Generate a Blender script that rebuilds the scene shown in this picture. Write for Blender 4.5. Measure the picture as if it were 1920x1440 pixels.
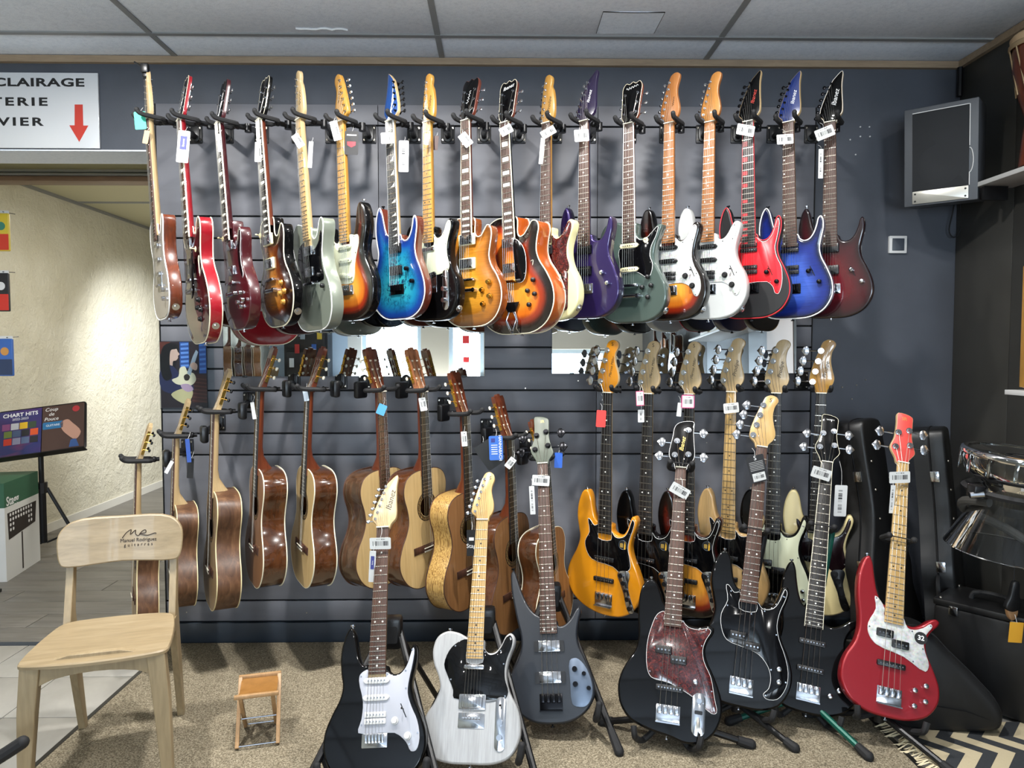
import bpy, bmesh, math, random
from mathutils import Vector, Matrix
from mathutils.geometry import delaunay_2d_cdt
random.seed(7)
for o in list(bpy.data.objects): bpy.data.objects.remove(o, do_unlink=True)
SC = bpy.context.scene
COL = SC.collection
R = math.radians
# ---------------------------------------------------------------- camera
CAM_H, FPX, PITCH, YAW, D = 1.36, 1331.0, R(2.64), R(0.965), 3.28
cd = bpy.data.cameras.new('camera'); cam = bpy.data.objects.new('camera', cd); COL.objects.link(cam)
cd.sensor_width = 36; cd.lens = FPX*36/1920; cd.clip_start = .05
cam.location = (0, 0, CAM_H); cam.rotation_euler = (math.pi/2-PITCH, 0, -YAW)
SC.camera = cam
# ---------------------------------------------------------------- world, exposure
w = bpy.data.worlds.new('world'); SC.world = w; w.use_nodes = True
bg = w.node_tree.nodes['Background']; bg.inputs[0].default_value = (.80, .90, 1, 1); bg.inputs[1].default_value = 3.0
vs = SC.view_settings; vs.view_transform = 'Standard'; vs.look = 'None'; vs.gamma = 1; vs.use_curve_mapping = False
vs.exposure = 0.25
def area(name, loc, tgt, sx, sy, power, col=(1, 1, 1), shape='RECTANGLE', spread=180):
    l = bpy.data.lights.new(name, 'AREA'); l.shape = shape; l.size = sx; l.size_y = sy; l.energy = power; l.color = col; l.spread = R(spread)
    o = bpy.data.objects.new(name, l); COL.objects.link(o); o.location = loc
    o.rotation_euler = (Vector(tgt)-Vector(loc)).to_track_quat('-Z', 'Y').to_euler(); return o
# daylight entering by the shop windows behind the camera
area('daylight', (.95, -4.35, 1.5), (.95, -3.0, 3.1), 1.3, 2.1, 135, (.83, .92, 1))
area('daylight', (-1.25, -4.35, 1.3), (-1.25, -3.0, 2.9), 1.9, 2.0, 180, (.83, .92, 1))
CEIL = 2.687
# the shop's ceiling spotlights (x, y, power); fixtures are built with the ceiling
SPOTS = [(-1.55, 2.10, 30), (-.45, 2.14, 30), (.62, 2.10, 27), (1.55, 1.75, 9), (-1.0, .5, 11), (.6, .5, 11)]
for x, y, p in SPOTS: area('spot_light', (x, y, CEIL-.035), (x*.97, y+.70 if y > 1 else y, 0), .11, .11, p*.95, (1, .985, .955), 'DISK', 150)
sl = bpy.data.lights.new('wall_spot', 'SPOT'); sl.energy = 310; sl.spot_size = R(74); sl.spot_blend = 1; sl.shadow_soft_size = .08; sl.color = (.95, .98, 1)
so = bpy.data.objects.new('wall_spot', sl); COL.objects.link(so); so.location = (-2.0, 5.75, 2.5); so.rotation_euler = (Vector((-3.4, 6.9, .70))-Vector((-2.0, 5.75, 2.5))).to_track_quat('-Z', 'Y').to_euler()
area('panel_light', (-2.0, 5.0, 2.42), (-2.0, 5.0, 0), .5, .5, 21, (1, .96, .88))
# ---------------------------------------------------------------- helpers: pixels to metres
_p, _y = PITCH, YAW
FW = Vector((math.sin(_y)*math.cos(_p), math.cos(_y)*math.cos(_p), -math.sin(_p)))
RT = Vector((math.cos(_y), -math.sin(_y), 0)); UP = RT.cross(FW)
EYE = Vector((0, 0, CAM_H))
def ray(u, v): return FW+RT*((u-960)/FPX)+UP*((720-v)/FPX)
def at(u, v, y): d = ray(u, v); return EYE+d*(y/d.y)
def onz(u, v, z=0): d = ray(u, v); return EYE+d*((z-CAM_H)/d.z)
def onx(u, v, x): d = ray(u, v); return EYE+d*(x/d.x)
# ---------------------------------------------------------------- materials
MATS = {}
def lin(c):
    if isinstance(c, str):
        c = c.lstrip('#'); c = [int(c[i:i+2], 16)/255 for i in (0, 2, 4)]
        return tuple(x/12.92 if x <= .04045 else ((x+.055)/1.055)**2.4 for x in c)+(1,)
    return tuple(c)+(1,)
class NT:
    def __init__(s, m): s.t = m.node_tree; s.n = s.t.nodes; s.l = s.t.links; s.b = s.n['Principled BSDF']
    def new(s, t, **k):
        n = s.n.new('ShaderNode'+t)
        for a, v in k.items():
            if a.startswith('i_'):
                key = a[2:]; key = int(key) if key.isdigit() else key
                n.inputs[key].default_value = v
            else: setattr(n, a, v)
        return n
    def link(s, a, b): s.l.new(a, b)
    def coord(s, scale=(1, 1, 1), kind='Object', rot=(0, 0, 0), loc=(0, 0, 0)):
        c = s.new('TexCoord'); m = s.new('Mapping'); m.inputs['Scale'].default_value = scale; m.inputs['Rotation'].default_value = rot; m.inputs['Location'].default_value = loc
        s.link(c.outputs[kind], m.inputs[0]); return m.outputs[0]
    def noise(s, vec, scale=5, detail=3, rough=.5, dist=0):
        n = s.new('TexNoise'); n.inputs['Scale'].default_value = scale; n.inputs['Detail'].default_value = detail; n.inputs['Roughness'].default_value = rough; n.inputs['Distortion'].default_value = dist
        s.link(vec, n.inputs['Vector']); return n.outputs['Fac']
    def ramp(s, fac, stops, interp='LINEAR'):
        r = s.new('ValToRGB'); e = r.color_ramp; e.interpolation = interp
        while len(e.elements) < len(stops): e.elements.new(.5)
        for el, (p, c) in zip(e.elements, stops): el.position = p; el.color = lin(c)
        s.link(fac, r.inputs[0]); return r.outputs[0]
    def mix(s, a, b, fac, mode='MIX'):
        m = s.new('Mix', data_type='RGBA', blend_type=mode)
        for v, i in ((fac, 0), (a, 6), (b, 7)):
            if hasattr(v, 'links'): s.link(v, m.inputs[i])
            elif i == 0: m.inputs[0].default_value = v
            else: m.inputs[i].default_value = lin(v)
        return m.outputs[2]
    def math(s, op, a, b=0, c=0):
        m = s.new('Math', operation=op)
        for i, v in enumerate((a, b, c)):
            if hasattr(v, 'links'): s.link(v, m.inputs[i])
            else: m.inputs[i].default_value = v
        return m.outputs[0]
    def bump(s, h, strength=.3, dist=.002):
        b = s.new('Bump'); b.inputs['Strength'].default_value = strength; b.inputs['Distance'].default_value = dist
        s.link(h, b.inputs['Height']); s.link(b.outputs[0], s.b.inputs['Normal'])
def mat(name, col=(.5, .5, .5), rough=.5, metal=0, coat=0, spec=.5, trans=0, alpha=1, fn=None, emit=0):
    if name in MATS: return MATS[name]
    m = bpy.data.materials.new(name); m.use_nodes = True; b = m.node_tree.nodes['Principled BSDF']
    b.inputs['Base Color'].default_value = lin(col); b.inputs['Roughness'].default_value = rough; b.inputs['Metallic'].default_value = metal
    b.inputs['Coat Weight'].default_value = coat; b.inputs['Coat Roughness'].default_value = .04
    b.inputs['Specular IOR Level'].default_value = spec; b.inputs['Transmission Weight'].default_value = trans; b.inputs['Alpha'].default_value = alpha
    if emit: b.inputs['Emission Color'].default_value = lin(col); b.inputs['Emission Strength'].default_value = emit
    m.diffuse_color = lin(col)
    if fn:
        nt = NT(m); c = fn(nt)
        if c is not None: nt.link(c, nt.b.inputs['Base Color'])
    MATS[name] = m; return m
def wood(name, stops, scale=6, stretch=(9, 9, .7), rough=.4, coat=0, detail=4, dist=.6, bump=0):
    def fn(n):
        v = n.coord(stretch); f = n.noise(v, scale, detail, .6, dist)
        g = n.noise(n.coord(tuple(a*6 for a in stretch)), scale, 2, .5)
        c = n.ramp(f, stops); c = n.mix(c, (.5, .5, .5), .12, 'OVERLAY'); 
        d = n.ramp(g, [(.35, (.78, .78, .78)), (.65, (1, 1, 1))]); c = n.mix(c, d, .6, 'MULTIPLY')
        if bump: n.bump(g, bump, .0006)
        return c
    return mat(name, stops[0][1], rough, coat=coat, fn=fn)
def burst(name, stops, coat=1, rough=.25, fig=None, span=.105):
    def fn(n):
        a = n.new('Attribute', attribute_name='edge'); mr = n.new('MapRange'); mr.inputs[2].default_value = span
        n.link(a.outputs['Fac'], mr.inputs[0]); c = n.ramp(mr.outputs[0], stops, 'EASE')
        f = n.noise(n.coord((60, 60, 5) if fig != 'flame' else (3, 3, 60)), 2, 3, .6, 1.5 if fig == 'flame' else .3)
        s = n.ramp(f, [(.3, (.62, .62, .62)), (.7, (1, 1, 1))]); return n.mix(c, s, .8 if fig == 'flame' else .35, 'MULTIPLY')
    return mat(name, stops[-1][1], rough, coat=coat, fn=fn)
def gloss(name, col, **k): return mat(name, col, k.pop('rough', .3), coat=k.pop('coat', 1), **k)
M_chrome = mat('chrome', '#c9cbd0', .16, 1); M_gold = mat('gold_plate', '#cda24e', .2, 1); M_nickel = mat('nickel', '#b9b2a6', .28, 1)
M_blackp = mat('black_plastic', '#101012', .35); M_blackm = mat('black_metal', '#151517', .38, .3); M_rubber = mat('black_rubber', '#141416', .75)
M_bguard = mat('black_guard', '#08080a', .12, spec=.22)
M_bhard = mat('black_hardware', '#1a1a1d', .25, .8)
M_white = mat('white_plastic', '#c9c9c8', .35); M_cream = mat('cream_plastic', '#e8dcae', .4); M_bone = mat('bone', '#e9e3cf', .45)
M_mint = mat('mint_plastic', '#c6caae', .35)
M_steel = mat('string_steel', '#c5c3bd', .3, 1); M_bronze = mat('string_wound', '#a98f6a', .35, 1); M_nylon = mat('nylon', '#d9d6cc', .3)
M_rose = wood('rosewood', [(.25, '#2b1911'), (.6, '#4d3023'), (.9, '#6b4533')], 5, rough=.5)
M_ebony = wood('ebony', [(.3, '#0f0d0d'), (.8, '#221d1b')], 5, rough=.4)
M_maplefb = wood('maple_gloss', [(.2, '#ab8750'), (.6, '#bb9a62'), (.9, '#c7a974')], 4, rough=.3, coat=.6)
M_amber = wood('amber_maple', [(.2, '#a06c24'), (.6, '#b2853a'), (.9, '#bf964e')], 4, rough=.28, coat=.8)
M_maple = wood('maple', [(.2, '#ac9166'), (.6, '#bba279'), (.9, '#c7b08a')], 4, rough=.38, coat=.2)
M_roast = wood('roasted_maple', [(.2, '#7c4a22'), (.6, '#96602f'), (.9, '#a97040')], 4, rough=.35, coat=.3)
M_mahog = wood('mahogany', [(.2, '#3f1a0e'), (.55, '#642e18'), (.9, '#7c3f22')], 5, rough=.3, coat=.7)
M_walnut = wood('walnut', [(.2, '#3a2417'), (.5, '#5d3f2a'), (.75, '#7b5a3f'), (.95, '#93704f')], 3.2, (10, 10, .5), rough=.42, dist=1.0)
M_spruce = wood('spruce', [(.2, '#b99862'), (.6, '#cdae79'), (.9, '#d8bd8b')], 6, (14, 14, .4), rough=.35, coat=.25)
M_cedar = wood('cedar', [(.2, '#7a5230'), (.6, '#94683f'), (.9, '#a67b50')], 6, (14, 14, .4), rough=.4, coat=.2)
M_zebra = wood('zebrano', [(.30, '#5d3f1e'), (.42, '#94703a'), (.50, '#c9a561'), (.58, '#7d5829'), (.68, '#c29b58'), (.85, '#d6b878')], 4.0, (38, 38, .35), rough=.35, coat=.5, dist=.15)
M_burnt = mat('burnt_print', '#2e1c10', .7)
def _pearl(n):
    v = n.new('TexVoronoi', feature='F1'); v.inputs['Scale'].default_value = 170; n.link(n.coord(), v.inputs[0])
    f = n.noise(n.coord(), 60, 3); c = n.ramp(f, [(.3, '#9d9e9e'), (.5, '#bcbdbb'), (.75, '#d2d2d0')]); return n.mix(c, v.outputs['Color'], .10, 'OVERLAY')
M_pearl = mat('pearl_plastic', '#d6d6d2', .3, fn=_pearl)
M_mop = mat('inlay_pearl', '#dedfd6', .25)
def _tort(n):
    f = n.noise(n.coord(), 95, 4, .65, 1.2); return n.ramp(f, [(.36, '#1a0608'), (.5, '#3a0f10'), (.6, '#561b18'), (.72, '#753426')])
M_tort = mat('tortoise_plastic', '#5a1a18', .2, coat=.6, fn=_tort)
M_ink = mat('ink_black', '#141414', .6); M_paper = mat('paper_white', '#d0d0ce', .6)
# ---------------------------------------------------------------- mesh builder
class MB:
    def __init__(s): s.v = []; s.f = []; s.m = []
    def add(s, vs, fs, mi=0):
        o = len(s.v); s.v += [tuple(v) for v in vs]; s.f += [tuple(i+o for i in f) for f in fs]; s.m += [mi]*len(fs); return s
    def box(s, c, d, rot=None, mi=0, bev=0):
        x, y, z = d[0]/2, d[1]/2, d[2]/2
        if bev:
            b = min(bev, x*.95, y*.95, z*.95); vs = []
            bm = bmesh.new(); bmesh.ops.create_cube(bm, size=1)
            for v in bm.verts: v.co = Vector((v.co.x*d[0], v.co.y*d[1], v.co.z*d[2]))
            bmesh.ops.bevel(bm, geom=bm.edges[:], offset=b, segments=2, affect='EDGES', profile=.5)
            vs = [v.co.copy() for v in bm.verts]; bm.verts.index_update(); fs = [[v.index for v in f.verts] for f in bm.faces]; bm.free()
        else:
            vs = [Vector((a*x, b_*y, c_*z)) for a in (-1, 1) for b_ in (-1, 1) for c_ in (-1, 1)]
            fs = [(0, 1, 3, 2), (4, 6, 7, 5), (0, 4, 5, 1), (2, 3, 7, 6), (0, 2, 6, 4), (1, 5, 7, 3)]
        c = Vector(c)
        if rot is not None: vs = [rot@v for v in vs]
        return s.add([v+c for v in vs], fs, mi)
    def cyl(s, a, b, r, r2=None, n=12, mi=0, caps=True):
        a = Vector(a); b = Vector(b); r2 = r if r2 is None else r2; d = (b-a)
        q = d.to_track_quat('Z', 'Y').to_matrix(); X = q.col[0]; Y = q.col[1]; vs = []
        for p, rr in ((a, r), (b, r2)):
            for i in range(n): t = 2*math.pi*i/n; vs.append(p+X*(math.cos(t)*rr)+Y*(math.sin(t)*rr))
        fs = [(i, (i+1) % n, n+(i+1) % n, n+i) for i in range(n)]
        if caps: fs += [tuple(range(n-1, -1, -1)), tuple(range(n, 2*n))]
        return s.add(vs, fs, mi)
    def tube(s, pts, r, n=8, mi=0, closed=False, caps=True, flat=None):
        pts = [Vector(p) for p in pts]; N = len(pts); vs = []; prev = None
        rr = r if isinstance(r, (list, tuple)) else [r]*N
        for i, p in enumerate(pts):
            a = pts[(i-1) % N] if (closed or i > 0) else p; b = pts[(i+1) % N] if (closed or i < N-1) else p
            t = (b-a).normalized()
            if prev is None:
                up = Vector((0, 0, 1)) if abs(t.z) < .9 else Vector((1, 0, 0)); X = t.cross(up).normalized()
            else: X = (prev-t*prev.dot(t)).normalized()
            prev = X; Y = t.cross(X)
            for k in range(n): an = 2*math.pi*k/n; vs.append(p+X*(math.cos(an)*rr[i])+Y*(math.sin(an)*rr[i]))
        fs = []
        for i in range(N if closed else N-1):
            j = (i+1) % N
            fs += [(i*n+k, i*n+(k+1) % n, j*n+(k+1) % n, j*n+k) for k in range(n)]
        if caps and not closed: fs += [tuple(range(n-1, -1, -1)), tuple((N-1)*n+k for k in range(n))]
        return s.add(vs, fs, mi)
    def sph(s, c, r, n=10, m=6, mi=0):
        r = (r, r, r) if not isinstance(r, (tuple, list)) else r; c = Vector(c); vs = [c+Vector((0, 0, -r[2]))]
        for j in range(1, m):
            ph = -math.pi/2+math.pi*j/m
            for i in range(n): th = 2*math.pi*i/n; vs.append(c+Vector((math.cos(ph)*math.cos(th)*r[0], math.cos(ph)*math.sin(th)*r[1], math.sin(ph)*r[2])))
        vs.append(c+Vector((0, 0, r[2]))); fs = [(0, 1+(i+1) % n, 1+i) for i in range(n)]
        for j in range(m-2): fs += [(1+j*n+i, 1+j*n+(i+1) % n, 1+(j+1)*n+(i+1) % n, 1+(j+1)*n+i) for i in range(n)]
        L = len(vs)-1; fs += [(L, 1+(m-2)*n+i, 1+(m-2)*n+(i+1) % n) for i in range(n)]
        return s.add(vs, fs, mi)
    def lathe(s, prof, n=24, mi=0, mtx=None):
        vs = []; 
        for r, z in prof: vs += [Vector((math.cos(2*math.pi*i/n)*r, math.sin(2*math.pi*i/n)*r, z)) for i in range(n)]
        if mtx is not None: vs = [mtx@v for v in vs]
        fs = []
        for j in range(len(prof)-1): fs += [(j*n+i, j*n+(i+1) % n, (j+1)*n+(i+1) % n, (j+1)*n+i) for i in range(n)]
        return s.add(vs, fs, mi)
    def slab(s, pts, y0, y1, bev=0, mi=0, mis=None, tilt=None):
        """outline (x,z) extruded from y0 (front) to y1; bev rounds the front edge"""
        n = len(pts); A = sum(pts[i][0]*pts[(i+1) % n][1]-pts[(i+1) % n][0]*pts[i][1] for i in range(n))
        if A < 0: pts = pts[::-1]
        rings = []
        if bev:
            ins = inset(pts, bev); rings = [[(p[0], y0, p[1]) for p in ins], [(p[0], y0+bev*.35, p[1]) for p in inset(pts, bev*.35)], [(p[0], y0+bev, p[1]) for p in pts]]
        else: rings = [[(p[0], y0, p[1]) for p in pts]]
        rings.append([(p[0], y1, p[1]) for p in pts]); vs = [Vector(v) for r_ in rings for v in r_]
        if tilt is not None: vs = [tilt@v for v in vs]
        fs = [tuple(range(n))]; k = len(rings)
        f2 = [(j*n+i, (j+1)*n+i, (j+1)*n+(i+1) % n, j*n+(i+1) % n) for j in range(k-1) for i in range(n)]
        bk = [tuple((k-1)*n+i for i in range(n-1, -1, -1))]
        s.add(vs, [], mi); o = len(s.v)-len(vs)
        for f in fs: s.f.append(tuple(i+o for i in f)); s.m.append(mi)
        for f in f2+bk: s.f.append(tuple(i+o for i in f)); s.m.append(mi if mis is None else mis)
        return s
    def build(s, name, mats, parent=None, smooth=35, mtx=None):
        me = bpy.data.meshes.new(name); me.from_pydata(s.v, [], s.f)
        mats = mats if isinstance(mats, (list, tuple)) else [mats]
        for m in mats: me.materials.append(m)
        if len(mats) > 1: me.polygons.foreach_set('material_index', s.m)
        if smooth:
            me.polygons.foreach_set('use_smooth', [True]*len(me.polygons)); me.set_sharp_from_angle(angle=R(smooth))
        me.update(); o = bpy.data.objects.new(name, me); COL.objects.link(o)
        if parent is not None: o.parent = parent
        if mtx is not None: o.matrix_local = mtx
        return o
def inset(pts, d):
    n = len(pts); out = []
    for i in range(n):
        a = pts[i-1]; b = pts[(i+1) % n]; tx, tz = b[0]-a[0], b[1]-a[1]; L = math.hypot(tx, tz) or 1
        out.append((pts[i][0]-tz/L*d, pts[i][1]+tx/L*d))
    return out
def ccw(pts):
    n = len(pts); A = sum(pts[i][0]*pts[(i+1) % n][1]-pts[(i+1) % n][0]*pts[i][1] for i in range(n))
    return pts if A > 0 else pts[::-1]
def spline(P, n=5, closed=True):
    out = []; N = len(P)
    for i in range(N if closed else N-1):
        if closed: p0, p1, p2, p3 = P[i-1], P[i], P[(i+1) % N], P[(i+2) % N]
        else: p0, p1, p2, p3 = P[max(i-1, 0)], P[i], P[i+1], P[min(i+2, N-1)]
        dd = lambda a, b: max(math.sqrt(sum((x-y)**2 for x, y in zip(a, b))), 1e-9)**.5
        t0 = 0; t1 = t0+dd(p0, p1); t2 = t1+dd(p1, p2); t3 = t2+dd(p2, p3)
        if t1 == t0: t0 = t1-1e-4
        if t3 == t2: t3 = t2+1e-4
        for k in range(n):
            t = t1+(t2-t1)*k/n
            L = lambda a, b, ta, tb: tuple(x*(tb-t)/(tb-ta)+y*(t-ta)/(tb-ta) for x, y in zip(a, b))
            A1 = L(p0, p1, t0, t1); A2 = L(p1, p2, t1, t2); A3 = L(p2, p3, t2, t3)
            B1 = L(A1, A2, t0, t2); B2 = L(A2, A3, t1, t3); out.append(L(B1, B2, t1, t2))
    if not closed: out.append(tuple(P[-1]))
    return out
def rrect(w, h, r, n=4, cx=0, cz=0):
    out = []
    for sx, sz, a0 in ((1, 1, 0), (-1, 1, 90), (-1, -1, 180), (1, -1, 270)):
        for k in range(n+1): a = R(a0+90*k/n); out.append((cx+sx*(w/2-r)+r*math.cos(a), cz+sz*(h/2-r)+r*math.sin(a)))
    return out
def circ(r, n=16, cx=0, cz=0, rz=None): return [(cx+r*math.cos(2*math.pi*i/n), cz+(rz or r)*math.sin(2*math.pi*i/n)) for i in range(n)]
def empty(name, mtx=None, loc=None):
    o = bpy.data.objects.new(name, None); COL.objects.link(o); o.empty_display_size = .05
    if mtx is not None: o.matrix_world = mtx
    if loc is not None: o.location = loc
    return o
def tag(o, label, cat, group=None, kind=None):
    o['label'] = label; o['category'] = cat
    if group: o['group'] = group
    if kind: o['kind'] = kind
    return o
def struct(o, label=None):
    o['kind'] = 'structure'
    if label: o['label'] = label
    return o
def text(name, s, size, m, parent, mtx, extrude=.0002, shear=0, sx=1, align='CENTER', bold=0, spc=1):
    c = bpy.data.curves.new(name, 'FONT'); c.body = s; c.size = size; c.extrude = extrude; c.shear = shear; c.align_x = align; c.align_y = 'CENTER'; c.offset = bold; c.resolution_u = 3; c.space_character = spc
    t = bpy.data.objects.new(name, c); COL.objects.link(t); dg = bpy.context.evaluated_depsgraph_get()
    me = bpy.data.meshes.new_from_object(t.evaluated_get(dg)); bpy.data.objects.remove(t, do_unlink=True)
    if sx != 1:
        for v in me.vertices: v.co.x *= sx
    me.materials.clear(); me.materials.append(m); o = bpy.data.objects.new(name, me); COL.objects.link(o)
    if parent is not None: o.parent = parent
    o.matrix_local = mtx; return o
def front(x, y, z, rot=0):
    """text frame lying on a surface that faces -Y, text rising along +Z, rolled by rot"""
    return Matrix.Translation((x, y, z))@Matrix.Rotation(R(rot), 4, 'Y')@Matrix.Rotation(math.pi/2, 4, 'X')

def glassy(name, tint, f=.18, rough=.02):
    m = bpy.data.materials.new(name); m.use_nodes = True; t = m.node_tree; t.nodes.clear()
    o = t.nodes.new('ShaderNodeOutputMaterial'); x = t.nodes.new('ShaderNodeMixShader'); tr = t.nodes.new('ShaderNodeBsdfTransparent'); gl = t.nodes.new('ShaderNodeBsdfGlossy'); lw = t.nodes.new('ShaderNodeLayerWeight')
    lw.inputs[0].default_value = f; tr.inputs[0].default_value = lin(tint); gl.inputs['Roughness'].default_value = rough; gl.inputs[0].default_value = (.9, .9, .9, 1)
    t.links.new(lw.outputs['Fresnel'], x.inputs[0]); t.links.new(tr.outputs[0], x.inputs[1]); t.links.new(gl.outputs[0], x.inputs[2]); t.links.new(x.outputs[0], o.inputs[0]); return m
# ================================================================ the room
XL, XR, YB = -3.40, 2.135, -4.0
def _dark(n):
    f = n.noise(n.coord((1, 1, 1)), 3, 4, .6); g = n.noise(n.coord(), 220, 2); n.bump(g, .25, .001)
    return n.ramp(f, [(.3, '#42464e'), (.7, '#4a4e57')])
M_wall = mat('painted_wall_blue_black', '#3f4653', .62, fn=_dark)
def _slat(n):
    f = n.noise(n.coord((.6, 1, 3)), 4, 3); return n.ramp(f, [(.3, '#65666c'), (.7, '#707177')])
M_slat = mat('slatwall_grey_laminate', '#4f5055', .46, spec=.3, fn=_slat)
M_groove = mat('slat_groove', '#0c0c0d', .8)
def _rw(n):
    f = n.noise(n.coord(), 2, 4, .6); return n.ramp(f, [(.3, '#343330'), (.7, '#3e3d39')])
M_rwall = mat('black_panel_wall', '#302f2d', .45, fn=_rw)
def _plaster(n):
    a = n.noise(n.coord(), 9, 6, .62, .4); b = n.noise(n.coord((1, 1, 1), loc=(3, 1, 2)), 46, 5, .65)
    h = n.math('ADD', a, n.math('MULTIPLY', b, .35)); n.bump(h, .75, .03)
    return n.ramp(n.noise(n.coord(), 3, 4), [(.3, '#d3cdb8'), (.7, '#dfdac8')])
M_plaster = mat('rough_white_plaster', '#dbd6c6', .8, fn=_plaster)
def _tile(n):
    f = n.noise(n.coord(), 260, 3, .7); g = n.noise(n.coord(), 60, 4, .7); n.bump(f, .45, .004)
    c = n.ramp(g, [(.25, '#d8dfea'), (.5, '#e6edf8'), (.8, '#f0f5fd')]); d = n.ramp(f, [(.62, (0, 0, 0)), (.72, (1, 1, 1))]); return n.mix(c, '#e2e3e6', n.math('MULTIPLY', d, .55))
M_ctile = mat('ceiling_tile_mineral', '#b7b7b9', .8, fn=_tile)
M_tbar = mat('ceiling_grid_metal', '#8f9090', .5, .2)
def _carpet(n):
    f = n.noise(n.coord(), 190, 4, .75); g = n.noise(n.coord(), 4, 3); n.bump(f, .8, .006)
    c = n.ramp(f, [(.34, '#4d4536'), (.5, '#8d816a'), (.66, '#c6bba2')]); return n.mix(c, n.ramp(g, [(.3, (.82, .82, .82)), (.7, (1, 1, 1))]), .5, 'MULTIPLY')
M_carpet = mat('flecked_beige_carpet', '#8d816a', .95, fn=_carpet)
def _ftile(n):
    f = n.noise(n.coord((1, 1, 1), 'Object'), 3, 5, .65, .6); return n.ramp(f, [(.3, '#8f8c85'), (.7, '#a5a29b')])
M_ftile = mat('grey_stone_tile', '#9a978f', .4, fn=_ftile); M_grout = mat('grout', '#6f6c66', .9)
M_plank = wood('grey_vinyl_plank', [(.2, '#5a5752'), (.5, '#716d67'), (.9, '#86827b')], 3, (.8, 9, 9), rough=.45)
M_trimw = wood('pale_trim_wood', [(.2, '#8a7560'), (.6, '#a08a70'), (.9, '#b29d84')], 4, (.8, 9, 9), rough=.5)
M_cream = mat('cream_plastic', '#e8dcae', .4)
M_creamp = mat('cream_ceiling_board', '#c9c4a4', .7)
M_whitew = mat('white_wall_paint', '#d9d6cd', .7); M_plinth = mat('plinth_blue_grey', '#2e3640', .45)
M_beige = mat('beige_wall_paint', '#b7aa95', .7)
def bx(name, x0, x1, y0, y1, z0, z1, m, parent=None, bev=0):
    return MB().box(((x0+x1)/2, (y0+y1)/2, (z0+z1)/2), (x1-x0, y1-y0, z1-z0), bev=bev).build(name, m, parent, smooth=30 if bev else 0)
# ---- floor: sub floor, stone tiles, vinyl planks, carpet
fl = struct(bx('floor', XL-.2, XR+.2, YB-.2, 9.2, -.12, -.012, M_grout))
tm = None
def instance(src, name, parent, loc):
    o = bpy.data.objects.new(name, src.data); COL.objects.link(o); o.parent = parent; o.location = loc; return o
T = .331
tsrc = MB().box((0, 0, -.006), (T-.004, T-.004, .0118), bev=.0012).build('floor_tile', M_ftile, fl)
tsrc.location = (-1.52-T/2, 3.27-T/2, 0)
for i in range(6):
    for j in range(5):
        if i or j: instance(tsrc, 'floor_tile', fl, (-1.52-T/2-i*T, 3.27-T/2-j*T, 0))
for i in range(3):
    for j in range(6): instance(tsrc, 'floor_tile', fl, (1.365+T/2+i*T, 3.27-T/2-j*T, 0))
bx('tile_field', XL, XR, YB, 3.27-6*T, -.012, -.0005, M_ftile, fl); bx('tile_field', XL, -1.52, 3.27-6*T, 3.27-5*T, -.012, -.0005, M_ftile, fl)
psrc = None
for j in range(15):
    for i in range(3):
        x = -4.0+i*1.22+(j*.43 % 1.22)-.6; y = 3.30+.09+j*.18
        if psrc is None: psrc = MB().box((0, 0, -.004), (1.216, .1765, .008), bev=.001).build('floor_plank', M_plank, fl); psrc.location = (x, y, 0)
        else: instance(psrc, 'floor_plank', fl, (x, y, 0))
bx('plank_field', -4.6, -.2, 6.0, 9.2, -.012, -.001, M_plank, fl)
bx('threshold_strip', -3.4, -1.55, 3.262, 3.30, -.01, .002, M_plinth, fl)
cp = bx('carpet_mat', -1.515, 1.36, .5, 3.262, -.002, .007, M_carpet, bev=.002); tag(cp, 'flecked beige carpet spread on the floor under the guitar stands', 'carpet')
for x_ in (-1.522, 1.367): MB().box((x_, 1.88, .003), (.016, 2.76, .011)).build('edge_strip', M_blackp, cp, smooth=0)
# ---- ceiling of tiles in a metal grid
ce = struct(bx('ceiling', XL-.2, XR+.2, YB-.2, 3.5, CEIL+.02, CEIL+.10, M_creamp))
GX = [-4.97+1.2*k for k in range(7)]; g0 = -.262
GX = [g0+1.2*k for k in range(-3, 3)]
ys = [3.46, 3.06]+[3.06-.6*k for k in range(1, 13)]
for i in range(len(GX)):
    x0 = max(GX[i], XL); x1 = min(GX[i]+1.2, XR)
    if x1-x0 < .05: continue
    for j in range(len(ys)-1):
        y1, y0 = ys[j], max(ys[j+1], YB)
        if y1 <= YB: continue
        bx('ceiling_tile', x0+.008, x1-.008, y0+.008, y1-.008, CEIL+.003, CEIL+.02, M_ctile, ce, bev=.002)
for x in GX:
    if XL < x < XR: bx('grid_bar', x-.012, x+.012, YB, 3.46, CEIL-.002, CEIL+.004, M_tbar, ce)
for y in ys[1:]:
    if y > YB: bx('grid_bar', XL, XR, y-.012, y+.012, CEIL-.003, CEIL+.0035, M_tbar, ce)
M_crack = mat('chipped_white', '#e6e7e8', .9)
hq = [onz(u, v, CEIL+.0015) for u, v in ((1131, 22), (1247, 23), (1226, 63), (1118, 63))]
MB().slab(ccw([(q.x, q.y) for q in hq]), 0, .003).build('patch_panel', M_ctile, ce, smooth=0, mtx=Matrix(((1, 0, 0, 0), (0, 0, 1, 0), (0, 1, 0, CEIL+.0012), (0, 0, 0, 1))))
for a_, b_ in ((0, 1), (1, 2), (3, 0)): MB().tube([hq[a_], hq[a_].lerp(hq[b_], .5)+Vector((0, .004, 0)), hq[b_]], .0022 if a_ == 0 else .0012, 4).build('patch_gap', M_groove, ce)
cr = MB(); pr = None
random.seed(3)
crp = [(-.84+k*.021, 3.005+random.uniform(-.008, .008), CEIL+.0005) for k in range(11)]
cr.tube(crp, .0045, 5); cr.build('chipped_scar', M_crack, ce)
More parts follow.
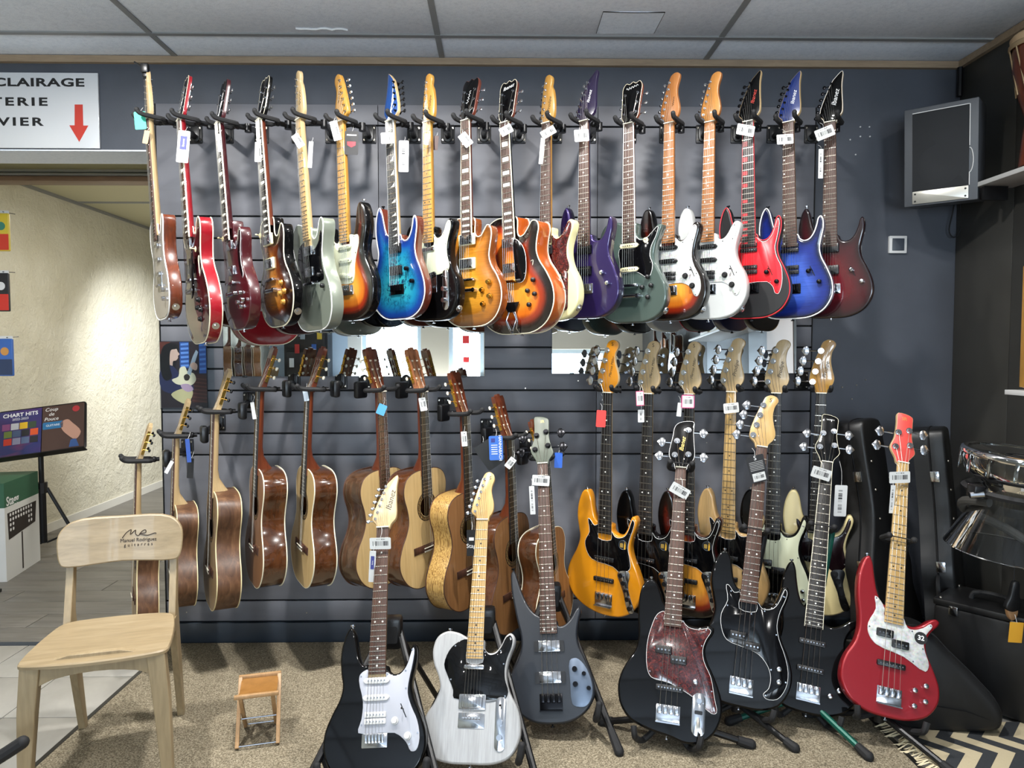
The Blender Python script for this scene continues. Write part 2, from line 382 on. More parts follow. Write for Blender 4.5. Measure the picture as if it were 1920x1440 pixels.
# ---- spot fixtures in the ceiling
for k, (x, y, p) in enumerate(SPOTS):
    r = empty('ceiling_spotlight', loc=(x, y, CEIL)); pl = ['over the left of the guitar wall', 'over the middle of the guitar wall', 'over the basses', 'by the speaker corner', 'behind the left row', 'behind the right row'][k]
    tag(r, 'round white recessed ceiling spotlight '+pl, 'spotlight', 'recessed ceiling spotlights')
    MB().lathe([(.05, .0), (.058, -.026), (.078, -.030), (.082, -.012), (.08, 0)], 24).build('bezel', M_white, r)
    MB().lathe([(.0005, -.004), (.05, -.004)], 20).build('lamp_disc', mat('lamp_glow', (1, .94, .85), .5, emit=6), r)
# ---- back wall (with the doorway on the left), lintel, slatwall
XJ = -1.553
wb = struct(bx('wall_back', XJ, XR+.2, D+.022, D+.24, 0, CEIL+.02, M_wall))
lint = bx('lintel', -4.2, XJ, D+.022, D+.24, 2.274, CEIL+.02, M_wall, wb)
bx('lintel_underside', -4.2, XJ, D+.02, D+.242, 2.268, 2.274, M_ctile, wb)
tr = struct(bx('trim_1', XL, XR-.02, D+.0, D+.022, CEIL-.030, CEIL, M_trimw))
zs = [2.475, 2.383, 1.974]+[1.974-.0992*k for k in range(1, 12)]+[.2, .1]
sx = [XJ, XJ+1.0, XJ+2.0, XJ+3.0]
for i in range(3):
    bx('slat_back', sx[i], sx[i+1], D+.016, D+.022, .1, 2.475, M_groove, wb)
    for j in range(len(zs)-1):
        bx('slat', sx[i]+.0012, sx[i+1]-.0012, D, D+.0165, zs[j+1]+.0035, zs[j]-(.0045 if j else 0), M_slat, wb, bev=.0015)
bx('slat_edge', XJ-.004, XJ, D-.002, D+.022, .1, 2.475, M_blackm, wb); bx('slat_edge', sx[3], sx[3]+.004, D-.002, D+.022, .1, 2.475, M_blackm, wb)
struct(bx('baseboard_back', XJ, XR, D-.008, D+.022, 0, .095, M_plinth, bev=.003))
for u, v in ((1613, 238), (1630, 238), (1613, 256), (1631, 256), (1594, 262), (1604, 290), (1579, 726), (1606, 722), (1597, 748), (1623, 712)):
    p = at(u, v, D+.021); MB().cyl(p+Vector((0, .002, 0)), p-Vector((0, .002, 0)), .0035, n=8).build('screw_hole_plug', M_white if v < 300 else M_nickel, wb)
for u, v in ((575, 1149), (350, 1148), (925, 1086), (1325, 830), (985, 728), (1084, 714)):
    p = at(u, v, D); MB().cyl(p+Vector((0, .002, 0)), p-Vector((0, .0015, 0)), .003, n=8).build('screw_head', M_nickel, wb)
# ---- right wall of black panels
wr = struct(bx('wall_right', XR, XR+.2, YB-.2, D+.24, -.02, CEIL+.02, M_groove))
yy = [D+.02, 2.93, 1.72, .5, -.72, -1.94, -3.16, YB]
for j in range(len(yy)-1): bx('wall_panel', XR-.012, XR, yy[j+1]+.0015, yy[j]-.0015, 0, CEIL, M_rwall, wr, bev=.0015)
struct(bx('trim_2', XR-.034, XR-.012, YB, D, CEIL-.030, CEIL, M_trimw))
MB().cyl((XR-.03, D-.005, CEIL-.03), (XR-.03, D-.005, CEIL-.16), .012, n=8).build('corner_pipe', M_blackm, wr)
# ---- left room wall and the room beyond the doorway
wl = struct(MB().build('wall_left', M_plaster) if 0 else bx('wall_left', XL-.2, XL, YB-.2, 9.2, 0, CEIL+.1, M_plaster))
struct(bx('baseboard_left', XL, XL+.012, D+.24, 9, 0, .066, M_whitew))
bc = struct(bx('ceiling_doorway', -4.2, .2, D+.24, 9.2, 2.553, 2.60, M_creamp))
bx('door_track', XL, -1.2, 4.50, 4.62, 2.415, 2.446, wood('track_wood', [(.2, '#6b5240'), (.8, '#8a705a')], 4, (.8, 9, 9), rough=.5), bc, bev=.003)
bx('fascia_board', XL, -1.2, 4.52, 4.60, 2.446, 2.553, M_creamp, bc); bx('track_rail', XL, -1.2, 4.49, 4.52, 2.448, 2.458, M_tbar, bc); bx('track_rail', XL, -1.2, 4.49, 4.52, 2.470, 2.484, M_tbar, bc)
bx('grid_bar', XL, -.5, 5.78, 5.82, 2.546, 2.553, M_tbar, bc); bx('grid_bar', XL, XL+.03, D+.24, 9, 2.535, 2.553, M_tbar, bc)
o = bx('grid_bar', -.02, .02, -.9, .9, 2.546, 2.553, M_tbar, bc); o.rotation_euler = (0, 0, R(-38)); o.location = (-2.25, 4.2, 0)
struct(bx('wall_doorway_end', -4.2, .2, 9.0, 9.2, 0, 2.6, M_whitew)); struct(bx('wall_doorway_right', XJ, XJ+.1, D+.24, 9.2, 0, 2.6, M_whitew))
# ---- wall behind the camera with arches, shop window and glazed door (seen in the mirrors)
ww = struct(bx('wall_front', XL, -2.25, YB-.2, YB, 0, CEIL, mat('pale_blue_wall', '#b9cad8', .7)))
for x0, x1, z0, z1, m in ((-2.25, -.24, 2.35, CEIL, M_whitew), (-.24, .30, 0, CEIL, M_beige), (.30, 1.6, 1.98, CEIL, M_beige), (.30, 1.6, 0, .45, M_beige), (1.6, XR, 0, CEIL, M_beige), (-1.17, -.76, 0, 2.35, M_beige), (-2.25, -2.05, 0, 2.35, M_whitew)):
    bx('wall_pier', x0, x1, YB-.2, YB, z0, z1, m, ww)
for cx, sgn in ((-1.17, -1), (-.76, 1)):
    a = [(cx, 2.36), (cx+sgn*.26, 2.36)]+[(cx+sgn*(.26-.26*math.sin(R(t))), 2.36-.42+.42*math.cos(R(t))) for t in range(10, 91, 10)]
    o = MB().slab(a, YB-.2, YB).build('arch_spandrel', M_beige, ww, smooth=0)
M_glass = glassy('window_glass', '#eef5fa')
def window(name, x0, x1, z0, z1, fr):
    f = struct(MB().box(((x0+x1)/2, YB-.1, z1-.03), (x1-x0, .06, .06)).box(((x0+x1)/2, YB-.1, z0+.03), (x1-x0, .06, .06)).box((x0+.03, YB-.1, (z0+z1)/2), (.06, .06, z1-z0-.12)).box((x1-.03, YB-.1, (z0+z1)/2), (.06, .06, z1-z0-.12)).build(name, fr, smooth=0))
    bx('pane', x0+.06, x1-.06, YB-.104, YB-.098, z0+.06, z1-.06, M_glass, f); return f
M_wfr = mat('window_frame_pale', '#c7d6df', .4)
window('window_1', .30, 1.6, .45, 1.98, M_wfr); d2 = window('door_1', -2.05, -1.17, .02, 2.34, M_wfr); d3 = window('door_2', -.76, -.24, .02, 2.34, M_wfr)
bx('exit_sticker', -.56, -.46, YB-.09, YB-.088, 1.50, 1.62, mat('sticker_red', '#c8322f', .5), d3)
bx('exit_sticker', -.55, -.46, YB-.09, YB-.088, 1.22, 1.30, mat('sticker_red', '#c8322f', .5), d3)
bx('notice', -.60, -.40, YB-.09, YB-.088, 1.00, 1.16, M_paper, d3)
# ================================================================ guitars
# body outlines in millimetres: x to the viewer's right, z up from the strap pin
OUT = {
 'strat': [(0, 0), (70, 4), (125, 30), (157, 80), (162, 130), (149, 180), (124, 222), (112, 262), (117, 304), (127, 340), (131, 366), (123, 383), (109, 383), (96, 367), (82, 341), (66, 323), (48, 319), (34, 329), (29, 344), (-29, 344), (-40, 331), (-52, 338), (-62, 362), (-70, 400), (-78, 437), (-91, 457), (-107, 456), (-121, 436), (-131, 400), (-133, 365), (-124, 325), (-113, 285), (-118, 245), (-140, 205), (-160, 160), (-165, 115), (-152, 65), (-118, 25), (-65, 4)],
 'rg': [(0, 0), (75, 5), (128, 34), (157, 86), (157, 138), (138, 192), (117, 238), (111, 276), (118, 314), (126, 350), (125, 384), (118, 396), (110, 390), (103, 364), (90, 331), (72, 311), (52, 308), (36, 318), (29, 334), (-29, 344), (-38, 337), (-52, 341), (-64, 365), (-74, 405), (-83, 440), (-94, 456), (-105, 446), (-118, 412), (-124, 365), (-119, 315), (-112, 276), (-119, 240), (-140, 198), (-160, 146), (-161, 96), (-136, 42), (-80, 6)],
 'tele': [(0, 0), (75, 3), (125, 22), (155, 65), (160, 115), (148, 165), (122, 210), (109, 250), (108, 285), (118, 325), (130, 358), (131, 384), (117, 396), (101, 386), (86, 356), (66, 334), (44, 332), (30, 346), (28, 372), (-28, 380), (-60, 394), (-100, 399), (-132, 381), (-146, 340), (-139, 295), (-120, 255), (-112, 220), (-125, 180), (-150, 140), (-162, 100), (-156, 55), (-125, 18), (-75, 2)],
 'lp': [(0, 0), (80, 5), (135, 35), (165, 90), (165, 140), (142, 190), (112, 230), (103, 262), (109, 300), (117, 340), (111, 368), (97, 376), (80, 360), (62, 340), (42, 338), (29, 352), (27, 408), (-27, 412), (-60, 416), (-98, 404), (-117, 370), (-118, 325), (-106, 285), (-102, 255), (-112, 220), (-142, 185), (-165, 140), (-165, 90), (-135, 35), (-80, 5)],
 'es': [(0, 0), (95, 6), (165, 45), (203, 115), (200, 175), (170, 235), (130, 285), (118, 320), (127, 370), (143, 415), (141, 452), (120, 468), (94, 455), (72, 428), (48, 415), (30, 424), (27, 445), (-27, 445), (-30, 424), (-48, 415), (-72, 428), (-94, 455), (-120, 468), (-141, 452), (-143, 415), (-127, 370), (-118, 320), (-130, 285), (-170, 235), (-200, 175), (-203, 115), (-165, 45), (-95, 6)],
 'arch': [(0, 0), (95, 6), (162, 45), (196, 112), (194, 172), (166, 232), (132, 282), (120, 322), (127, 372), (136, 408), (128, 432), (106, 436), (84, 412), (60, 388), (40, 384), (29, 398), (27, 462), (-27, 466), (-75, 468), (-122, 448), (-145, 402), (-142, 358), (-127, 320), (-125, 282), (-162, 232), (-194, 172), (-196, 112), (-162, 45), (-95, 6)],
 'green': [(0, 0), (75, 4), (128, 30), (158, 80), (160, 125), (140, 180), (116, 225), (108, 262), (116, 305), (132, 345), (142, 378), (128, 384), (100, 358), (72, 338), (46, 338), (30, 350), (28, 398), (-28, 402), (-70, 412), (-112, 405), (-138, 372), (-142, 330), (-126, 285), (-114, 250), (-122, 210), (-146, 165), (-162, 120), (-158, 70), (-125, 26), (-72, 3)],
 'jb': [(25, 0), (80, 7), (130, 38), (163, 95), (170, 150), (150, 212), (127, 262), (117, 306), (125, 356), (139, 396), (143, 424), (134, 441), (121, 440), (111, 416), (101, 386), (86, 362), (66, 353), (46, 357), (34, 370), (31, 394), (-31, 400), (-40, 403), (-52, 421), (-62, 460), (-72, 506), (-87, 529), (-106, 527), (-123, 497), (-133, 455), (-135, 412), (-128, 365), (-121, 320), (-134, 270), (-162, 215), (-178, 165), (-176, 115), (-150, 65), (-100, 26), (-35, 4)],
 'pb': [(0, 0), (75, 4), (130, 30), (163, 85), (168, 140), (150, 200), (125, 250), (114, 295), (122, 345), (136, 390), (141, 420), (132, 438), (119, 437), (109, 413), (99, 383), (84, 360), (64, 352), (46, 356), (34, 370), (31, 394), (-31, 400), (-40, 403), (-53, 421), (-64, 460), (-75, 508), (-90, 530), (-109, 527), (-126, 497), (-135, 455), (-136, 408), (-124, 360), (-114, 315), (-122, 265), (-148, 210), (-168, 155), (-168, 105), (-148, 52), (-112, 20), (-60, 3)],
 'sr': [(0, 0), (68, 8), (122, 40), (153, 90), (152, 140), (130, 200), (108, 250), (103, 290), (111, 338), (122, 378), (116, 392), (102, 380), (79, 346), (53, 326), (36, 326), (31, 345), (-31, 362), (-50, 372), (-75, 402), (-97, 450), (-113, 500), (-126, 533), (-136, 524), (-137, 470), (-130, 420), (-117, 350), (-103, 285), (-107, 235), (-129, 190), (-147, 140), (-146, 95), (-120, 42), (-68, 8)],
 'mezzo': [(0, 0), (68, 6), (125, 32), (158, 82), (160, 132), (138, 190), (116, 235), (112, 270), (124, 306), (148, 336), (152, 350), (142, 358), (124, 352), (98, 330), (70, 316), (46, 318), (31, 336), (-31, 370), (-43, 379), (-58, 410), (-70, 460), (-80, 510), (-91, 531), (-103, 526), (-117, 490), (-124, 440), (-122, 380), (-113, 325), (-110, 275), (-120, 225), (-146, 175), (-158, 130), (-156, 85), (-124, 34), (-68, 6)],
 'talman': [(10, 0), (60, -12), (110, -4), (152, 30), (175, 85), (174, 140), (150, 205), (124, 255), (116, 290), (126, 325), (143, 352), (142, 370), (126, 375), (90, 366), (54, 370), (34, 384), (31, 400), (-31, 430), (-46, 466), (-62, 498), (-80, 515), (-100, 509), (-117, 480), (-124, 430), (-122, 370), (-116, 315), (-122, 265), (-148, 220), (-168, 175), (-174, 130), (-160, 75), (-125, 35), (-60, 12)],
 'classical': [(0, 0), (80, 5), (140, 38), (178, 95), (183, 140), (165, 192), (133, 242), (117, 287), (122, 335), (137, 382), (140, 420), (122, 460), (80, 482), (0, 488), (-80, 482), (-122, 460), (-140, 420), (-137, 382), (-122, 335), (-117, 287), (-133, 242), (-165, 192), (-183, 140), (-178, 95), (-140, 38), (-80, 5)],
}
HEAD = {  # outlines from the nut up, millimetres; a list of peg posts (x, z, side)
 'strat': ([(21, -2), (24, 14), (33, 28), (38, 46), (37, 70), (31, 95), (27, 118), (30, 140), (36, 158), (33, 178), (18, 190), (2, 186), (-8, 170), (-44, 40), (-40, 28), (-25, 16), (-21, -2)], [(-30+5.8*k, 36+25*k, -1) for k in range(6)]),
 'tele': ([(21, -2), (25, 12), (33, 30), (35, 60), (33, 95), (27, 128), (19, 144), (22, 160), (21, 178), (8, 190), (-8, 186), (-14, 172), (-32, 30), (-24, 14), (-21, -2)], [(-20+2.6*k, 34+25*k, -1) for k in range(6)]),
 'sire': ([(21, -2), (25, 14), (36, 32), (40, 55), (35, 85), (29, 112), (30, 140), (40, 176), (38, 190), (22, 196), (4, 188), (-6, 168), (-42, 36), (-25, 16), (-21, -2)], [(-30+5.4*k, 36+25*k, -1) for k in range(6)]),
 'ibz': ([(21, -2), (27, 14), (42, 34), (44, 60), (40, 110), (38, 160), (40, 202), (36, 206), (10, 182), (2, 172), (-42, 36), (-27, 16), (-21, -2)], [(-30+5.6*k, 36+25*k, -1) for k in range(6)]),
 'lp': ([(21, -2), (25, 12), (36, 30), (39, 70), (42, 120), (43, 158), (30, 176), (14, 170), (0, 178), (-14, 170), (-30, 176), (-43, 158), (-42, 120), (-39, 70), (-36, 30), (-25, 12), (-21, -2)], [(s*29, 45+40*k, s) for k in range(3) for s in (-1, 1)]),
 'bass4': ([(20, -2), (25, 16), (44, 42), (48, 66), (40, 100), (33, 140), (38, 178), (50, 205), (44, 220), (22, 228), (0, 218), (-10, 196), (-50, 48), (-28, 18), (-20, -2)], [(-36+9.5*k, 48+44*k, -1) for k in range(4)]),
 'bass4r': ([(20, -2), (25, 16), (44, 42), (47, 66), (40, 96), (30, 130), (30, 165), (44, 196), (40, 214), (18, 224), (-4, 214), (-14, 190), (-50, 48), (-28, 18), (-20, -2)], [(-36+9.5*k, 48+44*k, -1) for k in range(4)]),
 'sr22': ([(20, -2), (26, 18), (45, 48), (38, 78), (30, 120), (31, 170), (28, 202), (-24, 214), (-30, 208), (-30, 170), (-34, 110), (-48, 62), (-28, 20), (-20, -2)], [(-30, 66, -1), (-22, 128, -1), (24, 80, 1), (18, 142, 1)]),
 'tal22': ([(20, -2), (25, 16), (44, 38), (50, 62), (46, 110), (42, 160), (42, 202), (30, 206), (-12, 198), (-30, 180), (-38, 130), (-48, 66), (-44, 44), (-26, 18), (-20, -2)], [(-26, 56, -1), (-20, 116, -1), (26, 62, 1), (22, 166, 1)]),
}
def fretz(S, k): return S*(1-2**(-k/12))
def pgo(name, k=1):
    return [(x*.001, z*.001) for x, z in PG[name]]
PG = {  # pickguards, millimetres in body coordinates
 'strat': [(28, 300), (29, 330), (50, 313), (67, 317), (85, 338), (100, 366), (112, 374), (121, 364), (117, 338), (106, 300), (101, 250), (112, 212), (134, 170), (140, 120), (126, 92), (112, 98), (98, 128), (62, 148), (-38, 148), (-52, 172), (-58, 220), (-72, 262), (-86, 300), (-82, 332), (-62, 334), (-29, 338), (-28, 300)],
 'hss': [(28, 290), (29, 314), (52, 302), (73, 305), (94, 328), (107, 364), (115, 384), (119, 376), (114, 335), (104, 290), (100, 250), (112, 212), (132, 170), (140, 120), (130, 88), (114, 86), (98, 112), (62, 138), (-52, 142), (-44, 180), (-42, 230), (-58, 292), (-54, 312), (-29, 324), (-28, 290)],
 'tele': [(28, 300), (29, 342), (46, 326), (68, 328), (88, 350), (103, 380), (116, 388), (124, 376), (122, 352), (109, 318), (102, 285), (104, 250), (116, 212), (104, 190), (-62, 190), (-66, 214), (-88, 258), (-102, 292), (-88, 336), (-62, 362), (-29, 372), (-28, 300)],
 'rg': [(28, 292), (29, 322), (52, 302), (73, 305), (94, 328), (107, 364), (115, 386), (120, 378), (117, 340), (108, 300), (103, 276), (110, 238), (128, 196), (130, 130), (116, 92), (104, 96), (96, 120), (72, 142), (-44, 148), (-52, 200), (-50, 262), (-40, 300), (-29, 312)],
 'lp': [(30, 268), (31, 330), (44, 330), (64, 330), (80, 352), (95, 362), (102, 340), (96, 300), (90, 262), (86, 205), (34, 175), (30, 200)],
 'arch': [(30, 268), (31, 372), (58, 360), (82, 326), (90, 275), (80, 215), (62, 200), (34, 205)],
 'green': [(28, 300), (30, 344), (46, 330), (72, 330), (100, 352), (128, 374), (120, 340), (98, 300), (92, 262), (104, 226), (86, 178), (30, 205), (-40, 205), (-44, 240), (-46, 300)],
 'jb': [(30, 330), (32, 366), (47, 347), (67, 344), (92, 356), (108, 382), (119, 416), (126, 430), (133, 420), (129, 394), (115, 352), (107, 306), (116, 262), (118, 222), (80, 196), (40, 218), (-60, 236), (-86, 272), (-92, 310), (-72, 352), (-80, 408), (-72, 406), (-50, 382), (-31, 388), (-30, 330)],
 'pb': [(30, 330), (32, 364), (47, 346), (65, 343), (90, 354), (106, 379), (117, 413), (124, 427), (131, 416), (126, 388), (111, 346), (104, 295), (114, 250), (136, 202), (152, 145), (148, 95), (122, 52), (86, 46), (76, 58), (92, 80), (96, 118), (84, 152), (50, 186), (0, 200), (-62, 214), (-84, 250), (-90, 300), (-72, 352), (-82, 405), (-74, 406), (-52, 383), (-31, 388), (-30, 330)],
 'talman': [(30, 370), (32, 380), (54, 360), (90, 356), (124, 364), (132, 356), (116, 325), (106, 290), (112, 252), (136, 205), (150, 140), (158, 96), (142, 92), (92, 128), (0, 168), (-62, 178), (-78, 205), (-84, 280), (-74, 340), (-54, 392), (-31, 404), (-30, 370)],
 'mezzo': [(30, 330), (32, 340), (48, 308), (70, 306), (100, 320), (122, 338), (128, 330), (110, 300), (102, 270), (108, 240), (122, 200), (112, 176), (40, 208), (-54, 230), (-80, 262), (-82, 296), (-60, 350), (-66, 392), (-54, 388), (-31, 356), (-30, 330)],
 'smile': [(28, 300), (29, 318), (44, 318), (60, 322), (92, 346), (106, 376), (116, 382), (121, 360), (110, 318), (102, 285), (103, 250), (116, 210), (110, 195), (-40, 196), (-62, 214), (-88, 258), (-102, 292), (-88, 336), (-62, 352), (-29, 355)],
}
_BC = {}
_SI = {}
def safe_inset(P, d):
    if d <= 1e-6: return [tuple(p) for p in P]
    key = (tuple(P), round(d, 6))
    if key in _SI: return _SI[key]
    n = len(P); out = []; Q = inset(P, d)
    def md(x, z):
        m = 9
        for i in range(n):
            ax, az = P[i]; bx_, bz = P[(i+1) % n]; dx, dz = bx_-ax, bz-az; L = dx*dx+dz*dz
            t = 0 if L == 0 else max(0, min(1, ((x-ax)*dx+(z-az)*dz)/L)); m = min(m, (ax+t*dx-x)**2+(az+t*dz-z)**2)
        return math.sqrt(m)
    for p, q in zip(P, Q):
        for f in (1, .75, .5, .3, .15, .05):
            r = (p[0]+(q[0]-p[0])*f, p[1]+(q[1]-p[1])*f)
            if md(*r) >= d*f*.85: break
        out.append(r)
    _SI[key] = out; return out
def _cap(P, A, vv, ed, n, xs, zs_, grid, rad, hole, inside, dist):
    k = 0; z = min(zs_)+grid*.5
    while z < max(zs_):
        x = min(xs)+(grid*.5 if k % 2 else 0)
        while x < max(xs):
            if inside(x, z) and dist(x, z) > rad+grid*.55 and not (hole and math.hypot(x-hole[0], z-hole[1]) < hole[2]+.006): vv.append(Vector((x, z)))
            x += grid
        z += grid; k += 1
    if hole:
        h0 = len(vv); hn = 28
        for i in range(hn): vv.append(Vector((hole[0]+hole[2]*math.cos(2*math.pi*i/hn), hole[1]+hole[2]*math.sin(2*math.pi*i/hn))))
        ed += [(h0+i, h0+(i+1) % hn) for i in range(hn)]
    V, _, Fc, *_ = delaunay_2d_cdt(vv, ed, [list(range(n))], 1, 1e-7)
    return V, Fc, [dist(p.x, p.y) for p in V]
def body_mesh(name, outline, th, rad, mats, parent, arch=0, hole=None, back=None, grid=.016, nseg=4):
    P = ccw([(p[0], p[1]) for p in spline([(a*.001, b*.001) for a, b in outline], nseg)])
    n = len(P); back = rad if back is None else back
    A = safe_inset(P, rad); vv = [Vector(p) for p in A]; ed = [(i, (i+1) % n) for i in range(n)]
    xs = [p[0] for p in P]; zs_ = [p[1] for p in P]
    def dist(x, z):
        m = 9
        for i in range(n):
            ax, az = P[i]; bx_, bz = P[(i+1) % n]; dx, dz = bx_-ax, bz-az; L = dx*dx+dz*dz
            t = 0 if L == 0 else max(0, min(1, ((x-ax)*dx+(z-az)*dz)/L)); m = min(m, (ax+t*dx-x)**2+(az+t*dz-z)**2)
        return math.sqrt(m)
    def inside(x, z):
        c = False
        for i in range(n):
            (ax, az), (bx_, bz) = P[i], P[(i+1) % n]
            if (az > z) != (bz > z) and x < (bx_-ax)*(z-az)/(bz-az)+ax: c = not c
        return c
    key = (tuple(P), rad, hole)
    if key not in _BC: _BC[key] = _cap(P, A, vv, ed, n, xs, zs_, grid, rad, hole, inside, dist)
    V, Fc, dd_ = _BC[key]
    v3 = []; dst = []
    for p, d in zip(V, dd_):
        dst.append(d); s = min(1, max(0, (d-rad)/.055)); s = s*s*(3-2*s); v3.append((p.x, -arch*s, p.y))
    mb = MB(); faces = []
    for f in Fc:
        cx = sum(V[i].x for i in f)/len(f); cz = sum(V[i].y for i in f)/len(f)
        if hole and math.hypot(cx-hole[0], cz-hole[1]) < hole[2]*.97: continue
        faces.append(tuple(f))
    mb.add(v3, faces, 0)
    rings = []; 
    for a in (0, 30, 60, 90): rings.append((rad*(1-math.sin(R(a))), rad*(1-math.cos(R(a)))))
    for a in (90, 50, 0): rings.append((back*(1-math.sin(R(a))), th-back*(1-math.cos(R(a)))))
    rv = []; rd = []
    for ins, y in rings:
        for p in safe_inset(P, ins): rv.append((p[0], y, p[1])); rd.append(0.0)
    rf0 = [(j*n+i, (j+1)*n+i, (j+1)*n+(i+1) % n, j*n+(i+1) % n) for j in range(2) for i in range(n)]
    rf1 = [(j*n+i, (j+1)*n+i, (j+1)*n+(i+1) % n, j*n+(i+1) % n) for j in range(2, len(rings)-1) for i in range(n)]
    o0 = len(mb.v); mb.add(rv, rf0, 0)
    mb.f += [tuple(i+o0 for i in f) for f in rf1]; mb.m += [1]*len(rf1)
    nb = len(v3); mb.add([(p.x, th, p.y) for p in V], [tuple(f[::-1]) for f in Fc], 1)
    if abs(back-rad) > 1e-6: mb.add([(p[0], th, p[1]) for p in safe_inset(P, back)]+[(p[0], th, p[1]) for p in safe_inset(P, rad)], [(i, n+i, n+(i+1) % n, (i+1) % n) for i in range(n)], 1); dx_ = 2*n
    else: dx_ = 0
    ob = mb.build(name, mats, parent, smooth=40)
    at_ = ob.data.attributes.new('edge', 'FLOAT', 'POINT'); at_.data.foreach_set('value', dst+rd+[.05]*(nb+dx_))
    return ob, P
def peg(mb, x, z, side, kind, tilt, yf, th):
    """one machine head: post on the front, button at the side of (or behind) the head"""
    if kind == 'bass':
        mb.cyl((x, yf, z), (x, yf-.012, z), .0085, .0075, 12); mb.cyl((x, yf-.001, z), (x, yf-.003, z), .012, n=12)
        s = side; ex = x+s*.046; yb = yf+th+.008
        mb.cyl((x, yf+th, z), (x, yb+.008, z), .011, n=10); mb.cyl((x, yb, z), (ex, yb, z), .0032, n=6)
        mb.slab([(ex, z-.009), (ex+s*.006, z-.019), (ex+s*.018, z-.021), (ex+s*.025, z-.011), (ex+s*.034, z), (ex+s*.025, z+.011), (ex+s*.018, z+.021), (ex+s*.006, z+.019), (ex, z+.009)], yb-.003, yb+.003, .0012)
    else:
        mb.cyl((x, yf, z), (x, yf-.009, z), .0032, .0028, 8); mb.cyl((x, yf, z), (x, yf-.002, z), .0052, n=10)
        s = side; yb = yf+th+.005; ex = x+s*(.026 if kind != 'lp' else .024)
        mb.cyl((x, yf+th, z), (x, yb+.005, z), .0065, n=8); mb.cyl((x, yb, z), (ex, yb, z), .0018, n=6)
        mb.sph((ex+s*.005, yb, z), (.0075, .004, .0075), 8, 5)
def guitar(sp, name, label, cat, M, group=None):
    """sp: dictionary of the instrument; M: world matrix with the strap pin at the origin, +Z up the neck, front facing -Y"""
    g = sp.get; root = empty(name, M); tag(root, label, cat, group); sx = -1 if g('lefty') else 1
    S = g('scale', .648); zb = g('zb', .118); zn = zb+S; nf = g('nf', 22); bass = g('bass', False); ns = 4 if bass else 6
    th = g('th', .044); acoustic = g('body') == 'classical'
    flip = lambda pts: [(sx*a, b) for a, b in pts]
    bmats = [g('front'), g('side', g('front'))]
    bo, P = body_mesh('body', flip([(a_, b_*g('oz', 1)) for a_, b_ in OUT[g('body')]]), th, g('rad', .007), bmats, root, g('arch', 0), hole=g('hole'), back=g('brad', g('rad', .007)))
    if g('binding'):
        pts = [(p[0], .0022, p[1]) for p in inset(P, -.0004)]; MB().tube(pts, .0024, 6, closed=True).build('binding', g('binding'), root)
        if g('bindback'): MB().tube([(p[0], th-.002, p[1]) for p in inset(P, -.0004)], .0022, 6, closed=True).build('back_binding', g('binding'), root)
    ar = -g('arch', 0); off = g('lift', 0)   # lift: how far the neck plane stands proud
    yt = ar*.9
    # pickguard
    if g('pg'):
        pts = spline(flip(pgo(g('pg'))), 3); y0 = (ar-.014 if g('pgfloat') else -.0028)
        MB().slab(ccw(pts), y0, y0+.0026, .0009).build('pickguard', g('pgm'), root)
        if g('pgline'): MB().tube([(p[0], y0+.0012, p[1]) for p in ccw(pts)], .0011, 5, closed=True).build('pickguard_edge', g('pgline'), root)
        if g('pgscrews', True):
            mb = MB()
            for i in range(0, len(PG[g('pg')]), 3):
                q = inset(ccw(pts), .0055); p = q[(i*3) % len(q)]; mb.cyl((p[0], y0, p[1]), (p[0], y0-.0012, p[1]), .0026, n=8)
            o = mb.build('pickguard_screws', M_chrome, root); o['kind'] = 'stuff'
    # neck and fingerboard
    wn = g('wn', .042 if not bass else .040); wh = g('wh', .056 if not bass else .062); zf = zn-fretz(S, nf)-.008
    if acoustic: wn, wh = .052, .062; zf = zn-fretz(S, 19)-.006
    wid = lambda z: wn+(wh-wn)*(zn-z)/(zn-zf)
    nk = g('neck'); heel = g('heel', .33); nt_ = g('nt', .021); yneck = -.004-off
    mb = MB(); nz = 9; cs = 8; zs_ = [zn-(zn-heel)*i/nz for i in range(nz+1)]; vs_ = []
    for i, z in enumerate(zs_):
        w2 = wid(z)/2; t = nt_+.004*i/nz
        if i >= nz-1 and acoustic: t = .055 if i == nz-1 else .088
        elif i == nz-2 and acoustic: t = .030
        for k in range(cs+1): a = math.pi*k/cs; vs_.append((-w2*math.cos(a), yneck+t*math.sin(a)**.8, z))
    fs_ = [(i*(cs+1)+k, i*(cs+1)+(k+1) % (cs+1), (i+1)*(cs+1)+(k+1) % (cs+1), (i+1)*(cs+1)+k) for i in range(nz) for k in range(cs+1)]
    fs_ += [tuple(range(cs, -1, -1)), tuple(nz*(cs+1)+k for k in range(cs+1))]; mb.add(vs_, fs_)
    mb.build('neck', nk, root, smooth=50)
    yf0, yf1 = yneck, yneck-.006
    MB().slab([(-wid(zf)/2, zf), (wid(zf)/2, zf), (wn/2, zn), (-wn/2, zn)], yf1, yf0, .0008).build('fretboard', g('fb'), root)
    if g('fbbind'):
        mb = MB()
        for s in (-1, 1): mb.slab([(s*(wid(zf)/2-.0002), zf), (s*(wid(zf)/2+.0014), zf), (s*(wn/2+.0014), zn), (s*(wn/2-.0002), zn)], yf1+.0002, yf0)
        mb.build('fretboard_binding', g('fbbind'), root)
    mb = MB()
    for k in range(1, nf+1 if not acoustic else 20):
        z = zn-fretz(S, k); mb.box((0, yf1-.0003, z), (wid(z)-.001, .0022, .0022))
    o = mb.build('frets', g('fretm', M_nickel), root, smooth=0); o['kind'] = 'stuff'
    inl = g('inlay', 'dot'); mb = MB()
